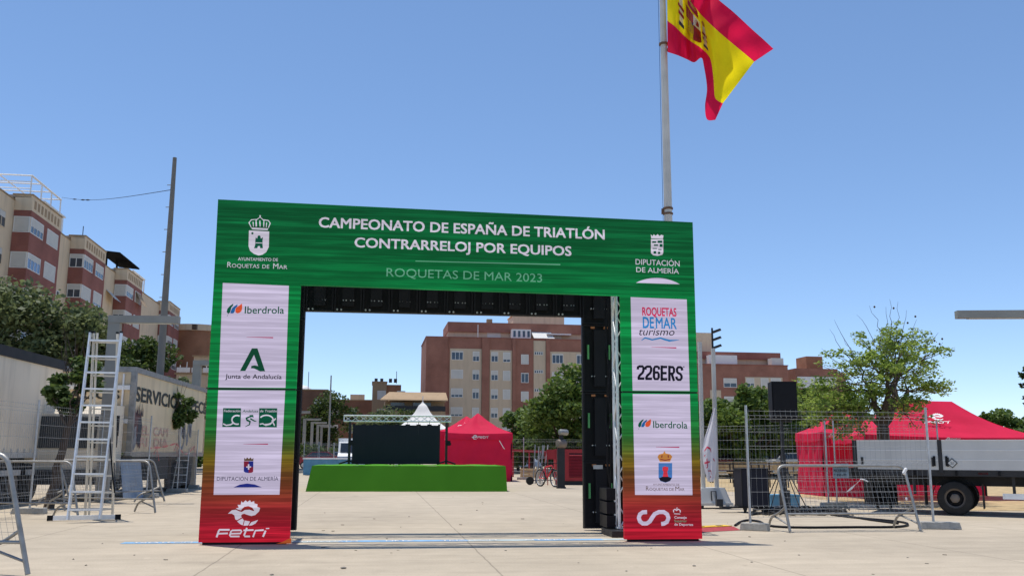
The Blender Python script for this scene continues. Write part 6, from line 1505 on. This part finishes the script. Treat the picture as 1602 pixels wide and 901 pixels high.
cable([(1175, 806), (1205, 803), (1240, 801), (1300, 804), (1326, 808), (1360, 814), (1405, 820)], .02, 'black cable running towards the right barrier leg from the speaker stand')
rr = random.Random(21); m_ = MB()
for k in range(26):
    c = P(rr.uniform(1203, 1318), 790, rr.uniform(21.0, 23.4)); c.z = .02 + .05 * rr.random(); rad = rr.uniform(.12, .3); n_ = 16
    m_.tube([c + V(rad * 1.6 * math.cos(6.283 * i / n_), rad * .8 * math.sin(6.283 * i / n_), .03 * math.sin(i * 1.9 + k)) for i in range(n_)], .016, 5, closed=True)
t = obj('cable_pile', m_, 'cab_black', None, 60, kind='stuff'); t['label'] = 'tangled heap of black cables below the loudspeaker stand'; t['category'] = 'cables'
m_ = MB(); q = P(1207, 793, 24); T = frame_of((q.x, 24, 0), R(8)); m_.T = T; m_.bx(0, .75, 0, .5, 0, .28); m_.bx(-.02, .77, -.02, .52, .28, .33); t = obj('storage_crate', m_, 'blue', base=(q.x, 24, 0)); t['label'] = 'low dark blue crate among the cables behind the right barrier'; t['category'] = 'crate'
# cable ramp
a = G(1099, 832); b_ = G(1158, 829); d = (b_ - a); rz = math.atan2(d.y, d.x); T = frame_of(a, rz); L = d.length
rt = thing('cable_ramp', 'yellow topped red rubber cable ramp beside the right arch leg', 'cable ramp', a, rz)
m_ = MB(T=T); m_.prism([V(-.4, -.02, .005), V(-.4, .16, .055), V(-.4, .19, .055), V(-.4, .19, .005)], V(L + .4, 0, 0)); m_.prism([V(-.4, .42, .055), V(-.4, .42, .005), V(-.4, .62, .005)], V(L + .4, 0, 0)); obj('ramp', m_, 'red_rubber', rt)
m_ = MB(T=T)
for k in range(3): x = -.4 + (L + .4) * k / 3; m_.bx(x + .006, x + (L + .4) / 3 - .006, .192, .418, .005, .068)
obj('lid', m_, 'yellow', rt)
m_ = MB(T=T)
for k in range(3): x = -.4 + (L + .4) * (k + .5) / 3; m_.bx(x - .06, x + .06, .27, .33, .068, .073)
obj('grip', m_, 'cab_black', rt)

# finish strip on the ground
T = AT_; m_ = MB(T=T); rr = random.Random(2); x = -1.15
a0 = AI @ G(245, 848.8); a1 = AI @ G(985, 843.5); yy = (a0.y + a1.y) / 2
while x < 6.9:
    k = rr.uniform(.6, 1.3); mi = rr.choice([0, 0, 1]); xe = min(x + k, 6.9); m_.poly([V(x, yy - .12, .005), V(xe, yy - .12, .005), V(xe, yy + .15, .005), V(x, yy + .15, .005)], mi); x = xe
M['strip_blue'] = mat('worn_blue_floor_sticker', (.20, .38, .58), .7, var=.25, scale=5); M['strip_pale'] = mat('worn_pale_floor_sticker', (.42, .50, .50), .7, var=.25, scale=5)
t = obj('finish_strip', m_, ['strip_blue', 'strip_pale'], base=tuple(AL)); t['label'] = 'worn pale blue sticker strip across the ground under the arch'; t['category'] = 'floor strip'; t.location = (0, 0, .001)
t.location = tuple(AL); FRAME[t.name] = Matrix.Translation(AL)
m_ = MB(T=T); x = -1.0
for s in ('TRIATLON', 'FETRI', 'CAMPEONATO', 'META', 'TRIATLON', 'ALMERIA'):
    wd = .105 * len(s); text(m_, s, V(x, yy - .045, .0075), V(1, 0, 0), V(0, 1, 0), wd, .12, 0, .02); x += wd + .42
obj('lettering', m_, 'print_white', t)
# pebbles and litter
rr = random.Random(31); first = None
for px, py, s in ((537, 889, .030), (425, 901 - 2, .02), (791, 861, .016), (1086, 885, .02), (1176, 879, .015), (746, 798, .02), (640, 808, .018), (508, 802, .015), (1250, 868, .014), (210, 868, .012), (905, 880, .012), (365, 835, .012), (980, 893, .013), (1420, 872, .013), (160, 850, .012)):
    if first is None:
        m_ = MB(); m_.lathe([(.2, 0), (.9, .15), (1.1, .45), (.8, .8), (.25, .95)], (0, 0, 0), n=9); m_.v = [V(v.x * rr.uniform(.8, 1.25), v.y * rr.uniform(.8, 1.2), v.z * .75) for v in m_.v]
        first = obj('pebble', m_, 'stone_pebble', None, 70, base=(0, 0, 0)); first['group'] = 'pebbles on the concrete'; first['category'] = 'pebble'; o_ = first
    else: o_ = first.copy(); col.objects.link(o_)
    o_.location = G(px, py); o_.scale = (s, s, s); o_.rotation_euler.z = rr.uniform(0, 6); o_['label'] = 'small grey pebble lying on the pale concrete'
M['leaf_litter'] = mat('dry_leaf', (.10, .085, .06), .9)
first = None
for i in range(46):
    x = rr.uniform(-6, 7); Y = rr.uniform(9.5, 30)
    if first is None:
        m_ = MB(); m_.grid(lambda u, v: V((u - .5) * (1 - abs(2 * v - 1) ** 2), v - .5, .06 + .1 * math.sin(u * 5)), 3, 6); first = obj('dry_leaf', m_, 'leaf_litter', base=(0, 0, 0)); first['group'] = 'dry leaves on the concrete'; first['category'] = 'leaf'; o_ = first
    else: o_ = first.copy(); col.objects.link(o_)
    s = rr.uniform(.02, .055); o_.location = (x, Y, .002); o_.scale = (s * .6, s * 1.3, s); o_.rotation_euler.z = rr.uniform(0, 6); o_['label'] = 'tiny dry leaf blown onto the pale concrete'

# ================================================================== bicycle, generator, tower, odds and ends in the opening
q = P(857, 761, 39.2); q.z = 0; byw = R(-58); T = frame_of(q, byw)
rt = thing('bicycle', 'red mountain bicycle parked against the dark tower', 'bicycle', q, byw)
wr = .345; wb = .54
for x in (-wb, wb):
    m_ = MB(T=T); n_ = 32; m_.tube([V(x + wr * math.cos(6.2832 * i / n_), 0, wr + .005 + wr * .96 * math.sin(6.2832 * i / n_)) for i in range(n_)], .027, 8, closed=True); wh = obj('wheel', m_, 'rubber', rt, 60)
    m_ = MB(T=T); m_.tube([V(x + wr * .88 * math.cos(6.2832 * i / n_), 0, wr + .005 + wr * .86 * math.sin(6.2832 * i / n_)) for i in range(n_)], .013, 6, closed=True)
    for i in range(16): aa = 6.2832 * i / 16; m_.tube([V(x + .02 * math.cos(aa + .6), .02 * (-1) ** i, wr + .02 * math.sin(aa + .6)), V(x + wr * .86 * math.cos(aa), 0, wr + wr * .84 * math.sin(aa))], .003, 4)
    m_.lathe([(.025, -.05), (.025, .05)], V(x, 0, wr), (0, 1, 0), 8); obj('rim', m_, 'galv', wh, 60)
m_ = MB(T=T); BBp = V(-.08, 0, .32); HD = V(.36, 0, .74); HT_ = V(.33, 0, .86); ST = V(-.22, 0, .78)
for a, b_, r_ in ((BBp, HD, .03), (ST, HT_, .027), (BBp, ST, .026), (HD, HT_, .03)): m_.tube([a, b_], r_, 8)
for s_ in (-.06, .06): m_.tube([BBp + V(0, s_ * .5, 0), V(-wb, s_, wr)], .014, 6); m_.tube([ST + V(0, s_ * .4, -.05), V(-wb, s_, wr)], .012, 6)
obj('frame', m_, 'bike_red', rt, 60)
m_ = MB(T=T)
for s_ in (-.06, .06): m_.tube([HD + V(.01, s_, -.03), V(wb, s_, wr)], .02, 8)
m_.tube([HD + V(.01, -.06, -.03), HD + V(.01, .06, -.03)], .02, 8); obj('fork', m_, 'cab_black', rt, 60)
m_ = MB(T=T); m_.tube([HT_, HT_ + V(.04, 0, .08)], .018, 8); m_.tube([HT_ + V(.02, -.33, .1), HT_ + V(.06, -.1, .08), HT_ + V(.06, .1, .08), HT_ + V(.02, .33, .1)], .014, 8); obj('handlebar', m_, 'cab_black', rt, 60)
m_ = MB(T=T); m_.tube([ST, ST + V(-.03, 0, .1)], .014, 6); m_.prism([V(-.40, -.07, .89), V(-.40, .07, .89), V(-.24, .04, .90), V(-.1, .018, .885), V(-.1, -.018, .885), V(-.24, -.04, .90)], V(0, 0, .04)); obj('saddle', m_, 'cab_black', rt)
m_ = MB(T=T); m_.lathe([(.09, -.008), (.09, .008)], BBp + V(0, -.06, 0), (0, 1, 0), 20); m_.tube([BBp + V(0, -.08, 0), BBp + V(.1, -.09, -.13)], .012, 6); m_.tube([BBp + V(0, .08, 0), BBp + V(-.1, .09, .13)], .012, 6); obj('crank', m_, 'chassis', rt)
q = P(854, 720, 42.5); T = frame_of((q.x, 42.5, 0), R(4))
# generator
a = P(880, 762, 41.5); T = frame_of((a.x, 41.5, 0), R(6)); L = P(938, 740, 41.5).x - a.x; zt = P(900, 702.5, 41.5).z; zb = P(900, 752, 41.5).z
rt = thing('generator', 'large red generator with louvred side beside the dark tower', 'generator', (a.x, 41.5, 0), R(6))
m_ = MB(T=T); m_.bx(-.2, L, 0, 1.2, zb, zt); obj('housing', m_, 'machine_red', rt)
m_ = MB(T=T); m_.bx(-.15, L - .05, .05, 1.15, .0, zb - .003); obj('base', m_, 'chassis', rt)
m_ = MB(T=T); zz = zb + .18
m_.bx(.30, L - .3, -.012, -.002, zb + .16, zt - .17, 0)
for i in range(15): z = zb + .19 + i * (zt - zb - .42) / 14.5; m_.prism([V(.3, -.014, z), V(.3, -.05, z - .005), V(.3, -.014, z + .045)], V(L - .6, 0, 0), 1)
obj('louvre_grille', m_, ['cab_black', 'machine_red'], rt)
m_ = MB(T=T); q0 = P(855, 718, 41.2); m_ = MB(); q1 = P(872, 718, 41.2); zt_ = P(860, 703, 41.2).z; m_.prism([q0, q1, V(q1.x, q1.y, zt_), V(q0.x, q0.y, zt_)], V(0, .03, 0)); m_.bar(V(q0.x + .05, 41.2, 0), V(q0.x + .05, 41.2, zt_), .04); m_.bar(V(q1.x - .05, 41.2, 0), V(q1.x - .05, 41.2, zt_), .04)
t = obj('red_board', m_, 'machine_red'); t['label'] = 'small square red board on two legs behind the bicycle'; t['category'] = 'board'
# dark tower with drum lamps
q = P(877.5, 765, 37.5); T = frame_of((q.x, 37.5, 0), R(4)); zt = P(877, 693, 37.5).z
rt = thing('lamp_tower', 'dark slim tower with two drum lamps on top beside the generator', 'lamp tower', (q.x, 37.5, 0), R(4))
m_ = MB(T=T); m_.bx(-.14, .15, -.12, .12, .0, zt); m_.bx(-.17, .18, -.15, .15, 0, .06); obj('column', m_, 'black_metal', rt)
m_ = MB(T=T); m_.bx(-.05, .1, -.05, .05, zt, zt + .5); obj('stem', m_, 'black_metal', rt)
for dx, z, r_ in ((.0, zt - .02, .165), (.08, zt + .42, .115)): m_ = MB(T=T); m_.lathe([(r_ * .8, -.2), (r_, -.17), (r_, .1), (r_ * .9, .16), (r_ * .6, .17)], V(dx, -.12, z), (-.9, -.35, .05), 20); lm = obj('drum_lamp', m_, 'rim' if r_ > .15 else 'galv_dull', rt, 40)
# wheeled reel and metal trestle
q = P(829, 757, 41.5); q.z = 0
rt = thing('trolley_wheel', 'low black wheeled tow bar in front of the far fence', 'trolley', q)
m_ = MB(); m_.lathe([(.09, -.06), (.17, -.05), (.18, 0), (.17, .05), (.09, .06)], q + V(0, 0, .18), (.3, -1, 0), 20); obj('wheel', m_, 'rubber', rt, 40)
m_ = MB(); m_.bar(q + V(.05, .05, .2), q + V(1.0, .25, .2), .05); m_.bar(q + V(.6, .1, .04), q + V(.6, .3, .2), .05); obj('tow_bar', m_, 'galv_dull', rt)
q = P(846, 757, 43); q.z = 0
rt = thing('folded_trestle', 'bundle of folded aluminium trestles leaning by the bicycle', 'trestle', q)
m_ = MB(); rr = random.Random(6); hz = P(848, 692, 43).z
for i in range(6): x = -.22 + i * .085; m_.bar(q + V(x - .12, rr.uniform(-.1, .2), 0), q + V(x + .16 * (i % 2) - .02, .3, hz * rr.uniform(.72, 1)), .03, .05)
m_.bar(q + V(-.25, .05, .5), q + V(.25, .05, .55), .03); m_.bar(q + V(-.2, .15, 1.1), q + V(.22, .15, 1.15), .03); obj('rail', m_, 'trestle_grey', rt)
# red rail and timber stack behind the fence
m_ = MB(); a = P(800, 704, 56); b_ = P(856, 707, 56); m_.bar(a, b_, .12, .14)
for t_ in (.05, .5, .95): p = a.lerp(b_, t_); m_.bar(V(p.x, p.y, 0), V(p.x, p.y, p.z - .08), .09)
t = obj('red_rail', m_, 'machine_red'); t['label'] = 'long red rail on posts behind the far fence'; t['category'] = 'rail'
rt = None
m_ = MB(); q = P(814, 752, 53); 
for i in range(3): m_.bx(q.x, q.x + 1.15, 53, 53.9, .04 + .17 * i, .17 + .17 * i)
for i in range(3): m_.bx(q.x + .05, q.x + .12, 52.99, 53.91, 0 + .17 * i, .04 + .17 * i); m_.bx(q.x + 1.0, q.x + 1.08, 52.99, 53.91, 0 + .17 * i, .04 + .17 * i)
t = obj('timber_stack', m_, 'wood', base=(q.x + .5, 53.4, 0)); t['label'] = 'low stack of pale timber boards behind the far fence'; t['category'] = 'timber'

# ================================================================== parked cars, benches, far background
def car(col_, label, loc, rz):
    T = frame_of(loc, rz); rt = thing('parked_car', label, 'car', loc, rz, 'cars parked along the far road')
    m_ = MB(T=T); w_ = .86
    prof = [(-2.1, .35), (-2.12, .75), (-1.95, .95), (-1.2, 1.0), (-.65, 1.44), (.7, 1.48), (1.45, 1.05), (2.02, .92), (2.1, .6), (2.08, .35)]
    nn = len(prof); vs = []
    for s_ in (-1, 1):
        for x, z in prof: k = .86 if z > 1.2 else 1.0; vs.append(V(x, s_ * w_ * k, z))
    fs = [tuple(reversed(range(nn))), tuple(range(nn, 2 * nn))] + [(i, (i + 1) % nn, (i + 1) % nn + nn, i + nn) for i in range(nn)]
    m_.add(vs, fs); bd = obj('body', m_, col_, rt, 35)
    m_ = MB(T=T)
    for s_ in (-1, 1): y = s_ * w_ * .93; m_.prism([V(-1.1, y + s_ * .03, 1.02), V(-.6, y - s_ * .05, 1.38), V(.62, y - s_ * .05, 1.41), V(1.25, y + s_ * .03, 1.06)], V(0, s_ * .03, 0))
    m_.prism([V(1.40, -.7, 1.1), V(.78, -.6, 1.45), V(.78, .6, 1.45), V(1.40, .7, 1.1)], V(.02, 0, .02)); m_.prism([V(-1.15, -.7, 1.05), V(-.72, -.6, 1.41), V(-.72, .6, 1.41), V(-1.15, .7, 1.05)], V(-.02, 0, .02)); obj('window', m_, 'car_glass', rt)
    m_ = MB(T=T)
    for s_ in (-1, 1): m_.bx(-2.14, -2.08, s_ * .62 - .13, s_ * .62 + .13, .72, .86)
    obj('tail_lamp', m_, 'tail_red', rt)
    m_ = MB(T=T)
    for s_ in (-1, 1): m_.bx(2.06, 2.11, s_ * .6 - .16, s_ * .6 + .16, .62, .76)
    obj('headlight', m_, 'print_white', rt)
    for x in (-1.3, 1.3):
        for s_ in (-1, 1):
            m_ = MB(T=T); m_.lathe([(.18, 0), (.29, .02), (.31, .05), (.31, .18), (.28, .2)], V(x, s_ * .9, .31), (0, -s_, 0), 20); wh = obj('wheel', m_, 'rubber', rt, 40)
            m_ = MB(T=T); m_.lathe([(.19, -.005), (.16, .02), (.03, .0)], V(x, s_ * .9, .31), (0, -s_, 0), 16); obj('rim', m_, 'galv', wh, 40)
for px, Y, cl, ang, lab in ((829, 78, 'car_white', -98, 'white parked car seen nose on behind the far fence'), (1130, 60, 'car_red', 12, 'dark red parked car behind the white flag'), (1180, 62, 'car_silver', 5, 'silver parked car behind the black flight case'), (1234, 61, 'car_white', 8, 'white parked car behind the speaker stand'),
                           (1206, 68, 'car_blue', 10, 'dark blue parked car behind the silver one at the right'), (1262, 67, 'car_silver', 8, 'silver parked car half hidden by the red tent'), (500, 84, 'car_red', 8, 'dark red parked car behind the left covered table'), (535, 86, 'car_silver', 8, 'silver parked car left of the white box van'), (800, 80, 'car_blue', 8, 'dark blue parked car far behind the front red tent'), (850, 82, 'car_silver', 8, 'silver parked car far behind the bicycle')):
    q = P(px, 720, Y); q.z = 0; car(cl, lab, q, R(ang))
# slatted timber benches under the trees, right
bq = None
for i, (px, Y, lab) in enumerate(((1136, 46, 'low timber bench behind the white flag'), (1168, 45.5, 'low timber bench behind the black flight case'), (1222, 45, 'low timber bench behind the speaker stand'), (1240, 50, 'low timber bench left of the red tents, farther back'))):
    q = P(px, 750, Y); q.z = 0
    if bq is None:
        bq = thing('timber_bench', lab, 'bench', q, GY, 'timber benches under the trees'); T = frame_of(q, GY)
        for yy_, zz_, nm in ((-.2, .45, 'seat'), (.22, .75, 'backrest')):
            m_ = MB(T=T)
            for k in range(3):
                if nm == 'seat': m_.bx(-.9, .9, yy_ + k * .14, yy_ + k * .14 + .11, zz_, zz_ + .05)
                else: m_.bx(-.9, .9, yy_ + .02 * k, yy_ + .04 + .02 * k, zz_ - .15 + k * .13, zz_ - .04 + k * .13)
            obj(nm, m_, 'wood', bq)
        for x in (-.75, .7): m_ = MB(T=T); m_.bx(x, x + .06, -.18, -.12, 0, .448); m_.bx(x, x + .06, .2, .216, 0, .9); m_.bx(x, x + .06, -.12, .2, .38, .448); obj('leg', m_, 'black_metal', bq)
    else: dup(bq, q, GY, lab)
m_ = MB(); a = P(1120, 750, 40); b_ = P(1262, 750, 39)
for z in (.35, .95): m_.bar(V(a.x, a.y, z), V(b_.x, b_.y, z), .05)
for i in range(6): p = a.lerp(b_, i / 5); m_.bar(V(p.x, p.y, 0), V(p.x, p.y, 1.0), .05)
t = obj('post_rail', m_, 'black_metal'); t['label'] = 'low black post and rail fence in front of the timber benches'; t['category'] = 'fence'
